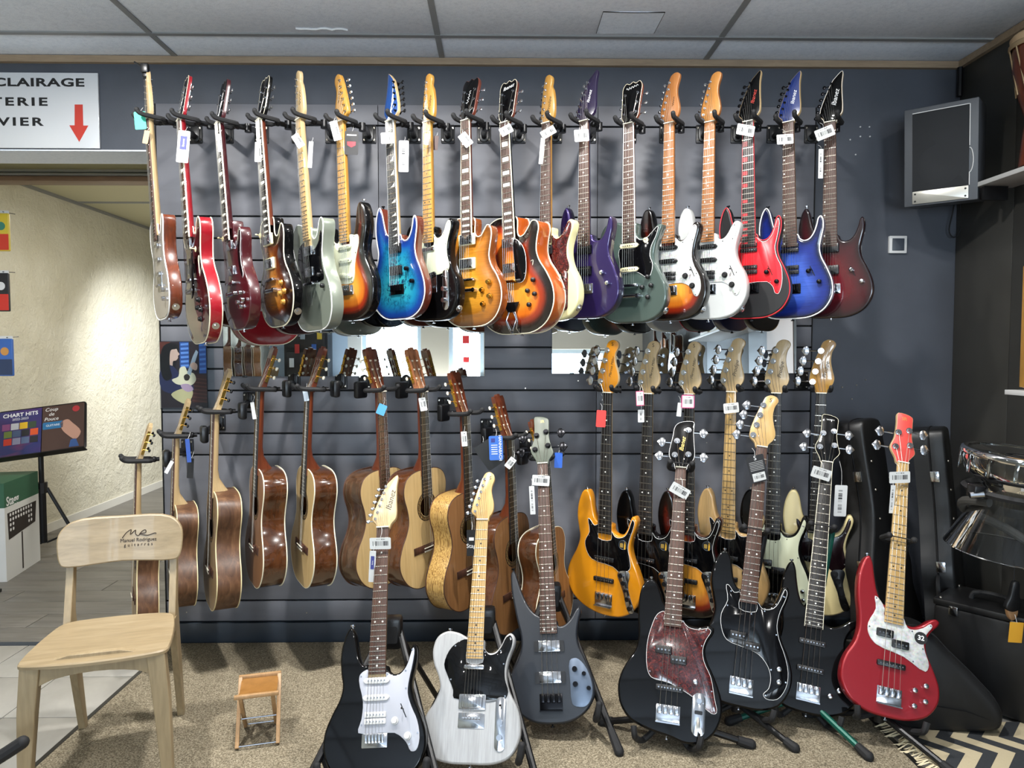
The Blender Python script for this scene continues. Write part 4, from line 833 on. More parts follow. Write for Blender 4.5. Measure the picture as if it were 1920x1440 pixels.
TOP = [  # nut pixel, pin pixel, yaw, specification, name, label
 ((279, 225), (304, 590), 55, mk(TE, front=M_glitter, side=M_mahog, binding=G_bw, headm=M_maple, neck=M_maple, fb=M_rose, inlay='block', pups=[('lip', .29, M_chrome), ('lip', .235, M_chrome), ('lip', .178, M_chrome)], knobs=[(.09, .11, M_chrome), (.09, .075, M_chrome)], jack=(.140, .040), th=.05), 'electric_guitar', 'brown-sided electric guitar with white binding, leftmost on the top row beside the doorway'),
 ((343.5, 227), (373, 636), 55, dict(zb=.25, scale=.628, body='es', oz=1.03, th=.05, rad=.003, arch=.010, front=BWINE, side=G_red, binding=G_iv, bindback=True, heel=.42, neck=G_red, fb=M_rose, fbbind=G_iv, inlay='trap', head='lp', hang=12, headm=G_black, headbind=G_iv, headside=G_red, bridge='tom', fholes=.115, fhline=G_iv, lift=.008, pg='lp', pgm=M_bguard, pgfloat=True, pups=[('hum', .395, M_chrome), ('hum', .295, M_chrome)], knobs=[(.105, .165, M_blackp, 'speed'), (.135, .125, M_blackp, 'speed'), (.085, .135, M_blackp, 'speed'), (.115, .09, M_blackp, 'speed')], jack=(.175, .06), toggle=(.10, .36)), 'semi_hollow_guitar', 'bright cherry red semi-hollow guitar with cream edge binding on the top row'),
 ((416.5, 233), (447, 616), 53, mk(LP, arch=.006, front=G_wine, side=G_wine, neck=G_wine, headside=G_wine, fb=M_ebony, pg='tele', pgm=M_bguard, pgline=G_bw, pups=[('hum', .335, M_chrome), ('hum', .235, M_chrome)], knobs=[(.095, .14, M_chrome), (.12, .11, M_chrome), (.09, .085, M_chrome), (.06, .105, M_chrome)]), 'electric_guitar', 'dark wine red electric guitar with large black pickguard, third on the top row'),
 ((493.5, 227), (521, 608), 51, mk(LP, front=B3b, side=G_black, neck=G_brown, headside=G_black, headbind=G_iv, fb=M_ebony, binding=G_iv, pups=[('humring', .345, M_chrome, 0, 0, -.004), ('humring', .25, M_chrome, 0, 0, -.004)], knobs=[(.10, .165, M_amber, 'speed'), (.125, .13, M_amber, 'speed'), (.085, .125, M_amber, 'speed'), (.11, .09, M_amber, 'speed')], jack=(.150, .05)), 'electric_guitar', 'tobacco sunburst single-cutaway guitar with cream binding and amber knobs, fourth on the top row'),
 ((563, 225), (589, 613), 50, mk(TE, zb=.187, oz=1.09, front=G_greyg, side=G_greyg, binding=G_bw, th=.055, rad=.004, headm=M_maple, neck=M_maple, fb=M_maplefb, pg='smile', pgm=M_bguard, bridge='tom', stop=False, tail=.10, pups=[('hum', .318, M_chrome), ('hum', .235, M_chrome)], knobs=[(.085, .215, M_blackp, 'dome'), (.11, .17, M_blackp, 'dome')], button=(-.09, .43, 0), logo=lg(None, .010, .085, .018)), 'electric_guitar', 'grey-green thick-bodied electric guitar with slanted strings below the bridge, fifth on the top row'),
 ((640, 229), (653, 597), 42, mk(ST, lefty=True, front=B3, side=G_black, neck=M_amber, fb=M_amber, inlaym=M_ink, head='strat', headm=M_amber, pg='strat', pgm=M_mint, pups=SSS, knobs=knc(M_mint), switch=(.10, .17), bridge='trem', arm=False, logo=lg(None, .012, .10, .016)), 'electric_guitar', 'sunburst left-handed electric guitar with mint pickguard hanging sixth on the top row'),
 ((733, 228), (747, 592), 42, mk(RG, revhead=True, front=BBURL, side=G_brown, binding=G_bw, neck=M_maple, headm=gloss('blue_head', '#123a75'), headside=M_maple, pegm=M_bhard, fb=M_ebony, fbbind=G_bw, inlay='shark', brm=M_bhard, bridge='hard', pups=[('hum', .283, M_blackp), ('hum', .195, M_blackp)], knobs=[(.068, .196, M_bhard), (.098, .145, M_bhard)], switch=None, btnm=M_bhard), 'electric_guitar', 'blue burl-topped pointed-horn guitar with white binding on the top row'),
 ((803, 230), (806, 597), 42, mk(TE, front=G_black, side=G_black, headm=M_amber, neck=M_amber, fb=M_amber, pg='tele', pgm=M_mint, pups=[('lip', .285, M_chrome), ('single', .178, M_blackp, -12)], plate=('tele', M_chrome), jack=(.145, .045), logo=lg('Prodipe', .010, .075, .018)), 'electric_guitar', 'black single-cutaway guitar with mint white pickguard and amber neck on the top row'),
 ((878, 228), (882, 610), 42, mk(LP, front=BAMB, side=wood('amber_side', [(.2, '#6b3312'), (.8, '#8a4a1c')], 5, rough=.25, coat=1), neck=G_brown, headside=G_brown, fb=M_rose, inlay='block', binding=G_iv, pups=[('humring', .345, M_chrome, 0, 0, -.004), ('humring', .25, M_chrome, 0, 0, -.004)], knobs=[(.115, .17, M_gold, 'speed'), (.08, .14, M_gold, 'speed'), (.12, .115, M_gold, 'speed'), (.085, .085, M_gold, 'speed')], logo=lg(None, -.002, .10, .018, INKW)), 'electric_guitar', 'amber flame-topped single-cutaway guitar with gold knobs on the top row'),
 ((951, 232), (967, 618), 42, dict(zb=.207, scale=.628, body='arch', th=.078, rad=.003, arch=.013, front=BARCH, side=burst('arch_side', [(0, '#a34a12'), (1, '#a34a12')]), binding=G_iv, bindback=True, heel=.44, neck=G_black, fb=M_rose, fbbind=G_iv, inlay='block', head='lp', hang=12, headm=G_black, headbind=G_iv, headside=G_brown, bridge='trapeze', tail=.125, fholes=.105, fz=.215, fhline=G_iv, lift=.010, pg='arch', pgm=M_bguard, pgfloat=True, pgline=G_bw, pups=[('hum', .362, M_chrome, 0, 0, -.006), ('hum', .262, M_chrome, 0, 0, -.006)], knobs=[(.115, .205, M_blackp, 'dome'), (.085, .165, M_blackp, 'dome'), (.12, .15, M_blackp, 'dome'), (.09, .11, M_blackp, 'dome')], jack=(.16, .06), logo=lg('Ibanez', 0, .15, .022, INKW, -8)), 'archtop_guitar', 'large orange sunburst hollow archtop guitar with black floating pickguard and wire tailpiece'),
 ((1026, 232), (1023, 601), 42, mk(TE, front=G_cream, side=G_cream, headm=M_amber, neck=M_amber, fb=M_rose, inlaym=M_mop, pg='tele', pgm=M_tort, pups=[('hum', .285, M_blackp), ('single', .178, M_blackp, -12)], plate=('tele', M_tort), jack=(.148, .05), logo=lg('Prodipe', .010, .075, .018)), 'electric_guitar', 'cream single-cutaway guitar with tortoiseshell pickguard on the top row'),
 ((1097, 228), (1096, 593), 41, mk(RG, nf=24, front=G_purple, side=G_purpd, neck=G_purpd, headm=G_purpd, headside=G_purpd, bridge='hard', pups=[('hum', .275, M_bhard), ('hum', .19, M_bhard)], knobs=[(.085, .178, M_chrome), (.112, .135, M_chrome)], switch=None, logo=lg('Ibanez', .012, .10, .020, INKW)), 'electric_guitar', 'deep metallic purple pointed-horn guitar with chrome knobs on the top row'),
 ((1180, 233), (1181, 602), 41, dict(zb=.15, scale=.642, body='green', front=G_sage, side=G_sage, heel=.36, neck=M_mahog, fb=M_rose, fbbind=G_bw, head='lp', hang=11, headm=G_black, headbind=G_iv, headside=M_mahog, bridge='tom', pg='green', pgm=M_bguard, pgline=G_bw, pups=[('single', .31, M_cream), ('single', .215, M_cream)], knobs=[(.085, .18, M_blackp, 'dome'), (.06, .14, M_blackp, 'dome'), (.10, .145, M_blackp, 'dome'), (.085, .10, M_blackp, 'dome')], jack=(.148, .045), toggle=(.075, .325), logo=lg(None, 0, .155, .018, INKW, -10)), 'electric_guitar', 'dark sage green guitar with two cream pickups and black pickguard on the top row'),
 ((1256, 232), (1252, 597), 40, mk(ST, front=B3, side=G_black, neck=M_roast, fb=M_roast, head='sire', headm=M_roast, pg='strat', pgm=M_pearl, pups=[('single', .292, M_blackp), ('single', .238, M_blackp), ('humopen', .178, M_blackp)], knobs=[(.075, .175, M_blackp, 'speed'), (.105, .135, M_blackp, 'speed')], switch=(.105, .19), bridge='trem', jack=(.14, .04), logo=lg(None, .014, .085, .012)), 'electric_guitar', 'sunburst electric guitar with pearl pickguard and roasted maple neck on the top row'),
 ((1332, 230), (1324, 595), 40, mk(ST, front=G_white, side=G_white, neck=M_roast, fb=M_roast, head='sire', headm=wood('roast_light', [(.2, '#94602c'), (.8, '#b9803f')], 4, rough=.3, coat=.4), pg='strat', pgm=M_pearl, pups=[('single', .292, M_blackp), ('single', .238, M_blackp), ('humopen', .178, M_blackp)], knobs=[(.075, .175, M_blackp, 'speed'), (.105, .135, M_blackp, 'speed')], switch=(.105, .19), bridge='trem', jack=(.14, .04), plate=None), 'electric_guitar', 'glossy white electric guitar with pearl pickguard on the top row'),
 ((1404, 229), (1405, 590), 40, mk(RG, front=G_matblack, side=G_matblack, binding=M_redm, pg='rg', pgm=G_redtop, pgline=G_bw, pegm=M_bhard, headm=G_black, neck=M_maple, fb=M_ebony, fbbind=M_redm, inlay='redblock', inlaym=M_redm, brm=M_bhard, pups=[('humopen', .283, M_blackp), ('humopen', .195, M_blackp)], knobs=[(.072, .180, M_bhard, 'dome'), (.112, .140, M_bhard, 'dome')], btnm=M_bhard, logo=lg('Ibanez', .016, .10, .022, INKR)), 'electric_guitar', 'black guitar with a bright red pickguard on the top row'),
 ((1479, 230), (1483, 592), 40, mk(RG, front=BBLUE, side=G_bluedk, binding=G_bw, pegm=M_bhard, headm=gloss('navy_head', '#1a2c66'), neck=M_maple, fb=M_rose, inlay='side', brm=M_bhard, pups=[('humopen', .283, M_blackp), ('humopen', .195, M_blackp)], knobs=[(.072, .185, M_bhard, 'dome'), (.112, .140, M_bhard, 'dome')], btnm=M_bhard, logo=lg('Ibanez', .016, .10, .022, INKW)), 'electric_guitar', 'blue flame-topped pointed-horn guitar with white binding next to the dark red one'),
 ((1557, 230), (1556, 594), 38, mk(RG, front=BWINE, side=gloss('wine_dark', '#1c060b'), th=.036, pegm=M_bhard, headm=G_black, headbind=G_bw, neck=M_maple, fb=M_rose, inlay='side', pups=[('hum', .283, M_blackp), ('hum', .195, M_blackp)], knobs=[(.080, .190, M_chrome, 'dome'), (.118, .142, M_chrome, 'dome')], logo=lg('Ibanez', .016, .10, .026, INKW)), 'electric_guitar', 'dark wine red slim guitar, rightmost on the top row'),
]
YT = 2.872
hanginfo = []
for nut, pin, yaw, sp, nm, lab in TOP:
    a, b = hang(nut, pin, YT, sp['zb']+sp['scale']); M = pose(a, b, yaw); guitar(sp, nm, lab, nm.replace('_', ' ').replace('electric ', '').replace('semi hollow ', '').replace('archtop ', '') if 0 else 'guitar', M, 'guitars hung on the top row'); hanginfo.append((M, a, lab))
# ---------------------------------------------------------------- hanging basses
JB = dict(bass=True, zb=.090, scale=.864, body='jb', nf=20, head='bass4', neck=M_maple, fb=M_ebony, bridge='bass', button=(-.097, .529, -.1), heel=.36, pg='jb', pgm=M_bguard, pgline=G_bw, pups=[('jbar', .245), ('jbar', .155)], headm=M_maple, strm=M_steel)
def emblem(r, sx):
    o = MB().slab(circ(.020, 24, .085, .318), -.0033, -.0028).build('emblem', M_ink, r); MB().tube([(.085+.0195*math.cos(t*.2618), -.0034, .318+.0195*math.sin(t*.2618)) for t in range(24)], .0006, 4, closed=True).build('emblem_ring', M_grey, o)
    MB().slab(rrect(.014, .018, .003, cx=.079, cz=.316), -.0038, -.0033).build('emblem_print', INKG, o); MB().slab([(.090, .300), (.096, .300), (.097, .318), (.094, .335), (.091, .318)], -.0038, -.0033).build('emblem_print', mat('print_yellow', '#d7a52c', .5), o)
BASS = [
 ((1140, 736.5), (1131, 1157), 34, mk(JB, front=G_yellow, side=G_yellow, headm=G_yellow, plate=('jb', M_chrome), sticker=emblem, head='bass4r', logo=lg('Marcus Miller', .014, .11, .016)+[('S', .016, .205, .022, 0, M_ink, 0)]), 'butterscotch yellow bass guitar with black pickguard hanging on the slatwall'),
 ((1216, 738.5), (1206, 1158), 33, mk(JB, front=G_black, side=G_black, plate=('jb', M_chrome), sticker=emblem, head='bass4r', logo=lg('Marcus Miller', .014, .11, .016)+[('S', .016, .205, .022, 0, M_ink, 0)]), 'black bass guitar with round gold emblem hanging between the yellow and the sunburst bass'),
 ((1293, 739.5), (1287, 1158), 33, mk(JB, front=B3, side=gloss('burst_side_red', '#3a0a0c'), plate=('jb', M_chrome), sticker=emblem, head='bass4r', logo=lg('Marcus Miller', .014, .11, .016)+[('S', .016, .205, .022, 0, M_ink, 0)]), 'sunburst bass guitar hanging behind the black bass with red pickguard'),
 ((1372, 735), (1361, 1157), 32, mk(JB, front=M_ash, side=M_ash, fb=M_maplefb, fretm=M_nickel, inlaym=M_ink, plate=('jb', M_blackp), logo=lg('Prodipe', .014, .10, .022)), 'natural ash bass guitar with maple fingerboard hanging on the slatwall'),
 ((1456, 737.5), (1444, 1158), 28, mk(JB, body='pb', front=G_black, side=G_black, pg='pb', pgm=M_mint, pgline=None, pups=[('split', .215)], knobs=[(.125, .125, M_chrome), (.128, .088, M_chrome)], logo=lg('Prodipe', .014, .10, .022)), 'black bass guitar with mint white pickguard hanging on the slatwall'),
 ((1540, 737.5), (1524, 1158), 24, mk(JB, front=G_cream2, side=G_cream2, headm=M_amber, pgm=mat('dark_brown_guard', '#190c10', .2), pgline=None, plate=('jb', M_blackp), logo=lg('Prodipe', .014, .10, .022)), 'cream bass guitar with dark pickguard, rightmost of the hung basses'),
]
YBS = 2.985
bassinfo = []
for nut, pin, yaw, sp, lab in BASS:
    a, b = hang(nut, pin, YBS, sp['zb']+sp['scale']); M = pose(a, b, yaw); guitar(sp, 'bass_guitar', lab, 'bass guitar', M, 'basses hung on the slatwall'); bassinfo.append((M, a, lab))
# ---------------------------------------------------------------- classical guitars
CL = dict(zb=.162, scale=.650, body='classical', th=.096, rad=.0016, brad=.003, hole=(0, .333, .043), heel=.462, head='classical', hang=14, neck=M_mahog, fb=M_rose, inlay='none', nf=19, bridge='classical', front=M_spruce, side=M_walnut, headm=M_mahog, ystr=-.011, binding=M_rose, bindback=True)
LT = dict(neck=M_maple, headm=M_maple, side=M_walnut, binding=mat('pale_binding', '#e2d3a4', .4), front=wood('cedar_grey', [(.2, '#8a6f4e'), (.8, '#a98e69')], 6, (14, 14, .4), rough=.35, coat=.2))
M_mahside = wood('mahogany_side', [(.2, '#2e170a'), (.5, '#4c2a14'), (.9, '#63391d')], 4, (8, 8, .6), rough=.16, coat=1)
M_rosew = wood('rosewood_side', [(.2, '#24140c'), (.5, '#47301f'), (.8, '#5f4430')], 3, (14, 14, .4), rough=.25, coat=.8)
CLS = [
 ((258.5, 866), (250, 1178), 60, mk(CL, **LT), 'walnut-sided classical guitar with pale binding hanging leftmost, behind the wooden chair'),
 ((330, 820), (320, 1133), 60, mk(CL, **LT), 'walnut-sided classical guitar with a blue hang tag, just right of the chair back'),
 ((403, 775), (391, 1138), 60, mk(CL, **LT), 'walnut-sided classical guitar with a pale neck, third from the doorway'),
 ((487.7, 733), (473, 1093), 60, mk(CL, side=M_mahside, front=wood('red_cedar_top', [(.2, '#8a5f41'), (.8, '#a47855')], 6, (14, 14, .4), rough=.3, coat=.3), binding=G_iv, fb=M_ebony, tunerm=M_gold, pegm=M_bone), 'glossy mahogany classical guitar with cedar top, hanging fourth from the doorway'),
 ((580, 733), (563, 1093), 60, mk(CL, side=M_mahside, binding=G_iv, fb=M_ebony, pegm=M_bone), 'glossy mahogany classical guitar with pale spruce top, hanging fifth from the doorway'),
 ((712.5, 735), (728, 1093), -58, mk(CL, side=M_rosew, tunerm=M_gold, pegm=M_bone), 'dark rosewood-sided classical guitar with spruce top behind the black floor guitar'),
 ((791, 735.5), (806, 1094), -58, mk(CL, side=M_mahside, fb=M_ebony, pegm=M_bone, headm=wood('head_light', [(.2, '#8c5638'), (.8, '#a86f4c')], 5, rough=.3)), 'mahogany classical guitar with spruce top and round soundhole facing right'),
 ((871, 779), (884, 1138), -58, mk(CL, side=M_zebra, front=M_cedar, fb=M_ebony, pegm=M_bone), 'striped zebrawood classical guitar hanging behind the white floor guitar'),
 ((954, 823), (968, 1182), -58, mk(CL, side=M_mahside, front=M_cedar, fb=M_ebony, pegm=M_bone), 'reddish mahogany classical guitar hung to the right of the white floor guitar'),
 ((1022, 862), (1046, 1200), -58, mk(CL, side=M_mahside, front=M_cedar, fb=M_ebony, pegm=M_bone, binding=G_iv), 'mahogany classical guitar hanging behind the grey-black bass'),
]
YC = 2.962
clinfo = []
for i_, (nut, pin, yaw, sp, lab) in enumerate(CLS):
    kk = .865 if i_ < 2 else (.92 if i_ == 9 else 1); a, b = hang(nut, pin, YC, .812*kk); M = pose(a, b, yaw, kk); guitar(sp, 'classical_guitar', lab, 'guitar', M, 'classical guitars on the slatwall'); clinfo.append((M, a, lab, yaw))
# ---------------------------------------------------------------- instruments on floor stands
def round32(r, sx):
    o = MB().slab(circ(.021, 24, .092, .283), -.0034, -.0028).build('emblem', M_ink, r); text('emblem_print', '32', .022, INKW, o, front(.092, -.0036, .283), bold=.0006)
BB = dict(JB); BB.pop('pg'); BB.pop('pgline'); BB.pop('pups')
FLOOR = [
 ((718.7, 990.6), (699, 1472), .06, 4, mk(RG, nf=22, zb=.135, front=G_black, side=G_black, heel=.30, pg='hss', pgm=mat('white_guard', '#adafb8', .3), headm=M_maple, neck=M_maple, fb=M_rose, bridge='trem', pups=[('single', .290, M_white), ('single', .240, M_white), ('humopen', .182, M_white)], knobs=[(.062, .172, M_white, 'speed'), (.103, .128, M_white, 'speed')], switch=(.088, .200), logo=lg('Ibanez', .020, .105, .030, M_ink)), 'electric_guitar', 'black electric guitar with white pickguard standing at the front of the carpet'),
 ((905, 976.5), (879, 1434), .07, 8, mk(TE, front=M_whash, side=M_whash, headm=M_maplefb, head='strat', pg='tele', pgm=G_black, short=True, pups=[('lip', .285, M_chrome), ('humring', .180, M_chrome, 0, 0, 0, M_chrome)], plate=('tele', M_chrome), logo=[('S', .020, .165, .020, 0, M_ink, 0)], button=(-.095, .398, 0)), 'electric_guitar', 'white ash electric guitar with black pickguard and maple neck on a floor stand'),
 ((1017.7, 870.8), (1035, 1358), .07, 8, mk(BB, body='sr', button=(-.128, .532, -.2), nf=24, front=G_dgrey, side=G_dgrey, neck=M_rose, fb=M_rose, head='sr22', headm=G_green, headside=G_green, brm=M_bhard, pegm=M_bhard, pups=[('soap', .255, M_chrome), ('soap', .150, M_chrome)], plate=('sr', M_grey), heel=.33, logo=[('SR', .004, .190, .016, 0, INKG, 0)], btnm=M_bhard), 'bass_guitar', 'satin grey-black bass with chrome pickups on a floor stand'),
 ((1276.5, 878.8), (1250, 1381), .07, 14, mk(BB, body='talman', front=G_black, side=G_black, neck=M_roast, fb=M_rose, head='tal22', headm=G_black, headside=G_black, headbind=G_bw, pg='talman', pgm=M_tort, pgline=G_bw, pups=[('split', .262), ('jbar', .150)], plate=('talman', M_chrome), knobs=[(.086, .182, M_chrome)], heel=.40, button=(-.084, .514, -.1), logo=lg('Ibanez', .002, .105, .024, INKG, -82)), 'bass_guitar', 'black bass guitar with red tortoiseshell pickguard on a tripod stand'),
 ((1428, 839.6), (1386, 1326), .12, 14, mk(BB, body='pb', front=G_black, side=G_black, neck=M_maple, fb=M_rose, head='bass4', headm=M_maplefb, pg='pb', pgm=M_bguard, pgline=G_bw, pups=[('split', .225)], knobs=[(.120, .150, M_chrome), (.122, .108, M_chrome)], logo=[('S', .020, .205, .024, 0, M_ink, 0)]), 'bass_guitar', 'black bass with black white-edged pickguard and maple neck on a tripod stand'),
 ((1550, 868), (1512, 1338), .07, 20, mk(BB, body='mezzo', nf=24, front=G_black, side=G_black, neck=M_maple, fb=M_ebony, fbbind=G_iv, head='sr22', headm=G_black, headbind=G_iv, headside=G_black, pups=[('jbar', .245), ('jbar', .150)], knobs=[(.105, .150, M_chrome), (.10, .10, M_chrome), (.072, .075, M_chrome)], heel=.34, button=(-.094, .530, -.1), logo=[(None, .002, .192, .010, 0, INKW, .2)]), 'bass_guitar', 'plain glossy black bass without pickguard on the green stand'),
 ((1692, 869), (1664, 1346), .12, 12, mk(BB, body='mezzo', scale=.813, nf=22, front=G_bred, side=G_bred, neck=M_maple, fb=M_maplefb, inlaym=M_ink, fretm=M_nickel, head='sr22', hscale=.95, headm=M_mred, headside=M_maple, pg='mezzo', pgm=M_pearl, pups=[('split', .262), ('jbar', .172)], sticker=round32, knobs=[(.112, .130, M_chrome), (.078, .108, M_chrome), (.112, .080, M_chrome), (.078, .058, M_chrome)], heel=.34, button=(-.094, .530, -.1), logo=[('SR', -.002, .180, .018, 0, INKG, 0)]), 'bass_guitar', 'candy red bass guitar with white pearl pickguard near the black cases'),
]
flinfo = []
for nut, pin, z, yaw, sp, nm, lab in FLOOR:
    a, b = stand_pose(nut, pin, z, sp['zb']+sp['scale']); M = pose(a, b, yaw); guitar(sp, nm, lab, 'guitar' if nm[0] == 'e' else 'bass guitar', M, 'instruments on floor stands'); flinfo.append((M, a, b, lab, sp['zb']+sp['scale']))
# ================================================================ hangers
TN = ['brown-sided guitar', 'cherry red semi-hollow guitar', 'wine red guitar with black pickguard', 'tobacco sunburst guitar', 'grey-green guitar', 'left-handed sunburst guitar', 'blue burl guitar', 'black guitar with mint pickguard', 'amber flame guitar', 'big archtop guitar', 'cream guitar', 'purple guitar', 'sage green guitar', 'sunburst guitar with pearl pickguard', 'white guitar', 'black guitar with red pickguard', 'blue flame guitar', 'rightmost dark red guitar']
CN = ['leftmost classical guitar', 'second classical guitar from the doorway', 'third classical guitar from the doorway', 'fourth classical guitar from the doorway', 'fifth classical guitar from the doorway', 'dark rosewood classical guitar', 'mahogany spruce-top classical guitar facing right', 'striped zebrawood guitar', 'reddish mahogany classical guitar', 'classical guitar behind the grey-black bass']
BN = ['yellow bass', 'black bass with gold emblem', 'hung sunburst bass', 'natural ash bass', 'black bass with mint pickguard', 'cream bass']
FN = ['black floor guitar with white pickguard', 'white floor guitar', 'satin grey-black bass', 'black bass with tortoiseshell pickguard', 'black bass with white-edged black pickguard', 'plain glossy black bass', 'candy red bass']
def axes(M): return M.col[0].to_3d().normalized(), M.col[1].to_3d().normalized(), M.col[2].to_3d().normalized()
def hanger(M, nut, plate, lab, group, style='long', h=.010, half=.034, pl=.085):
    X, Y, Z = axes(M); Yh = Vector((Y.x, Y.y, 0)).normalized(); up = Vector((0, 0, 1)); Xh = Yh.cross(up)
    c = nut+Z*h; B = c+Yh*.060-up*.006; r = empty('guitar_hanger', loc=plate); tag(r, lab, 'hanger', group); inv = -plate
    loc = lambda p: p+inv
    PW, PH = (.062, .082) if style == 'long' else (.055, .075)
    pm = MB().slab(rrect(PW, PH, .004), -.007, 0, .001).build('mount_plate', M_blackm, r)
    MB().slab(rrect(PW*.72, PH*.92, .020), -.013, -.007, .003).build('mount_boss', M_blackp, pm)
    for sx in (-1, 1):
        for sz in (-1, 1): MB().cyl((sx*PW*.36, -.007, sz*PH*.32), (sx*PW*.36, -.0095, sz*PH*.32), .0042, n=10).build('screw', M_nickel, pm)
    mid = plate.lerp(B, .12)-up*.012; q = B+Yh*.042
    MB().tube([loc(plate-Vector((0, .008, .014))), loc(plate-Vector((0, .045, .010))), loc(plate.lerp(q, .5)+up*.004), loc(q)], [.012, .014, .013, .0125], 8).build('arm', M_blackm, r)
    if style == 'block':
        rot = Matrix((Xh, Yh, up)).transposed(); MB().box(loc(B+Yh*.048), (.062, .030, .072), rot=rot, bev=.010).build('swivel_block', M_blackp, r)
    else: MB().cyl(loc(q-up*.016), loc(q+up*.016), .014, n=12).cyl(loc(q), loc(B), .010, n=10).build('swivel', M_blackm, r)
    yk = MB().cyl(loc(B+Yh*.02), loc(B), .009, n=10).sph(loc(B), .013).build('yoke', M_blackm, r)
    for s in (-1, 1):
        p0 = B; p1 = B+Xh*(s*half*.9)-Yh*.012; p2 = c+Xh*(s*half)+Yh*.010-up*.004; p3 = c+Xh*(s*half*1.04)-Yh*(pl*.45)+up*.002; p4 = c+Xh*(s*half*1.08)-Yh*(pl*.55)+up*.012
        pts = spline([tuple(loc(p)) for p in (p0, p1, p2, p3, p4)], 4, False); MB().tube(pts, [.007]*4+[.0095]*(len(pts)-4), 8).sph(pts[-1], .0098, 8, 6).build('prong', M_rubber, yk)
for i, (M, a, lab) in enumerate(hanginfo):
    u = TOP[i][0][0]; P = at((u+127.5)/1.108, 252, D-.0005); hanger(M, a, P, 'black long-arm wall hanger holding the '+TN[i], 'long-arm hangers of the top row')
for i, (M, a, lab) in enumerate(bassinfo):
    u = BASS[i][0][0]; P = at(938+(u-938)*.93+4, 714, D-.0005); hanger(M, a, P, 'black wall hanger holding the '+BN[i], 'bass hangers', h=.016)
CPX = [(352, 838), (412, 792), (468, 750), (552, 714), (640, 714), (684, 716), (762, 716), (832, 760), (912, 800), (985, 838)]
for i, (M, a, lab, yaw) in enumerate(clinfo):
    P = at(*CPX[i], D-.0005); hanger(M, a, P, 'black swivel-block hanger holding the '+CN[i], 'classical guitar hangers', 'block', h=.012, half=.040, pl=.11)
# ================================================================ floor stands
FLZ = .0075
def foot(p): return Vector((p[0], p[1], FLZ+.010))
def cradle(M, i, feet=None):
    """folding A-frame stand that cups the lower bout"""
    X, Y, Z = axes(M); o = M.translation; W = lambda x, y, z: o+X*x+Y*y+Z*z
    base = Vector((o.x, o.y, 0)); r = empty('guitar_stand', loc=(o.x, o.y+.1, 0)); tag(r, 'black folding A-frame stand under the '+FN[i], 'stand', 'floor stands'); L = lambda p: p-r.location
    top = W(0, .17, .46); hb = MB().box(L(top), (.075, .06, .11), bev=.012).build('hinge_block', M_blackp, r)
    MB().slab(rrect(.05, .06, .008), -.031, -.029, 0).build('hinge_cover', M_rubber, hb, mtx=Matrix.Translation(L(top)))
    for s in (-1, 1):
        f = foot(W(s*.205, -.015, .0)+Vector((s*.02, -.04, 0))); k = top.lerp(f, .80); hip = top+X*(s*.03)
        MB().tube([L(hip), L(f)], .0125, 10).build('leg', M_blackm, r); MB().tube([L(f.lerp(hip, .12)), L(f)], [.0135, .017], 10).sph(L(f), .017).build('rubber_foot', M_rubber, r)
        bk = foot((top.x+s*.17, top.y+.16)); MB().tube([L(top+X*(s*.02)), L(bk)], .010, 8).build('rear_leg', M_blackm, r)
        a0 = hip.lerp(f, .72); a1 = W(s*.150, .060, .018); a2 = W(s*.160, -.012, .022); a3 = W(s*.168, -.026, .058)
        MB().tube(spline([tuple(L(p)) for p in (a0, a1, a2, a3)], 4, False), .0115, 10).sph(L(a3), .012).build('cradle_arm', M_rubber, r)
for i in range(3): cradle(flinfo[i][0], i)
def tripod(M, i, zy, feet, mt, side=.045):
    X, Y, Z = axes(M); o = M.translation; W = lambda x, y, z: o+X*x+Y*y+Z*z
    r = empty('guitar_stand', loc=(o.x, o.y+.06, 0)); tag(r, ('green' if i == 5 else 'black')+' tube tripod stand under the '+FN[i], 'stand', 'floor stands'); L = lambda p: p-r.location
    hub = W(0, .085, .0); hub.z = max(hub.z, .10); top = W(side, .045, zy)
    MB().tube([L(hub), L(W(.0, .10, .12)), L(top)], .0115, 10).build('post', mt, r)
    MB().cyl(L(hub-Vector((0, 0, .03))), L(hub+Vector((0, 0, .035))), .020, n=12).build('hub', M_blackp, r)
    for k, f in enumerate(feet):
        f = foot(f); MB().tube([L(hub), L(f)], .0115, 10).build('leg', mt, r); MB().tube([L(f.lerp(hub, .16)), L(f)], [.0145, .018], 10).sph(L(f), .018).build('rubber_foot', M_rubber, r)
    for s in (-1, 1):
        MB().tube(spline([tuple(L(p)) for p in (hub, W(s*.075, .055, -.020), W(s*.10, .0, -.020), W(s*.105, -.030, -.012), W(s*.11, -.036, .016))], 4, False), .0105, 8).build('support_arm', M_rubber, r)
        t = W(s*.042, -.035, zy); MB().tube(spline([tuple(L(p)) for p in (top, W(s*.040, .040, zy), W(s*.045, .0, zy), t)], 4, False), .0095, 8).sph(L(t), .0115).build('neck_prong', M_rubber, r)
    MB().tube([L(W(-.045, -.030, zy)), L(W(.045, -.030, zy))], .0022, 6).build('neck_strap', M_rubber, r)
Mg = mat('green_stand_metal', '#0d4f42', .35, .3)
def hubfeet(M, extra): return [tuple(p) for p in extra]
o4 = flinfo[3][0].translation; o5 = flinfo[4][0].translation; o6 = flinfo[5][0].translation; o7 = flinfo[6][0].translation
tripod(flinfo[3][0], 3, flinfo[3][4]+.012, [onz(1130, 1362), onz(1408, 1405), (o4.x+.05, o4.y+.36)], M_blackm, .02)
tripod(flinfo[4][0], 4, flinfo[4][4]-.33, [(o5.x-.22, o5.y+.02), onz(1490, 1412), (o5.x+.05, o5.y+.36)], M_blackm)
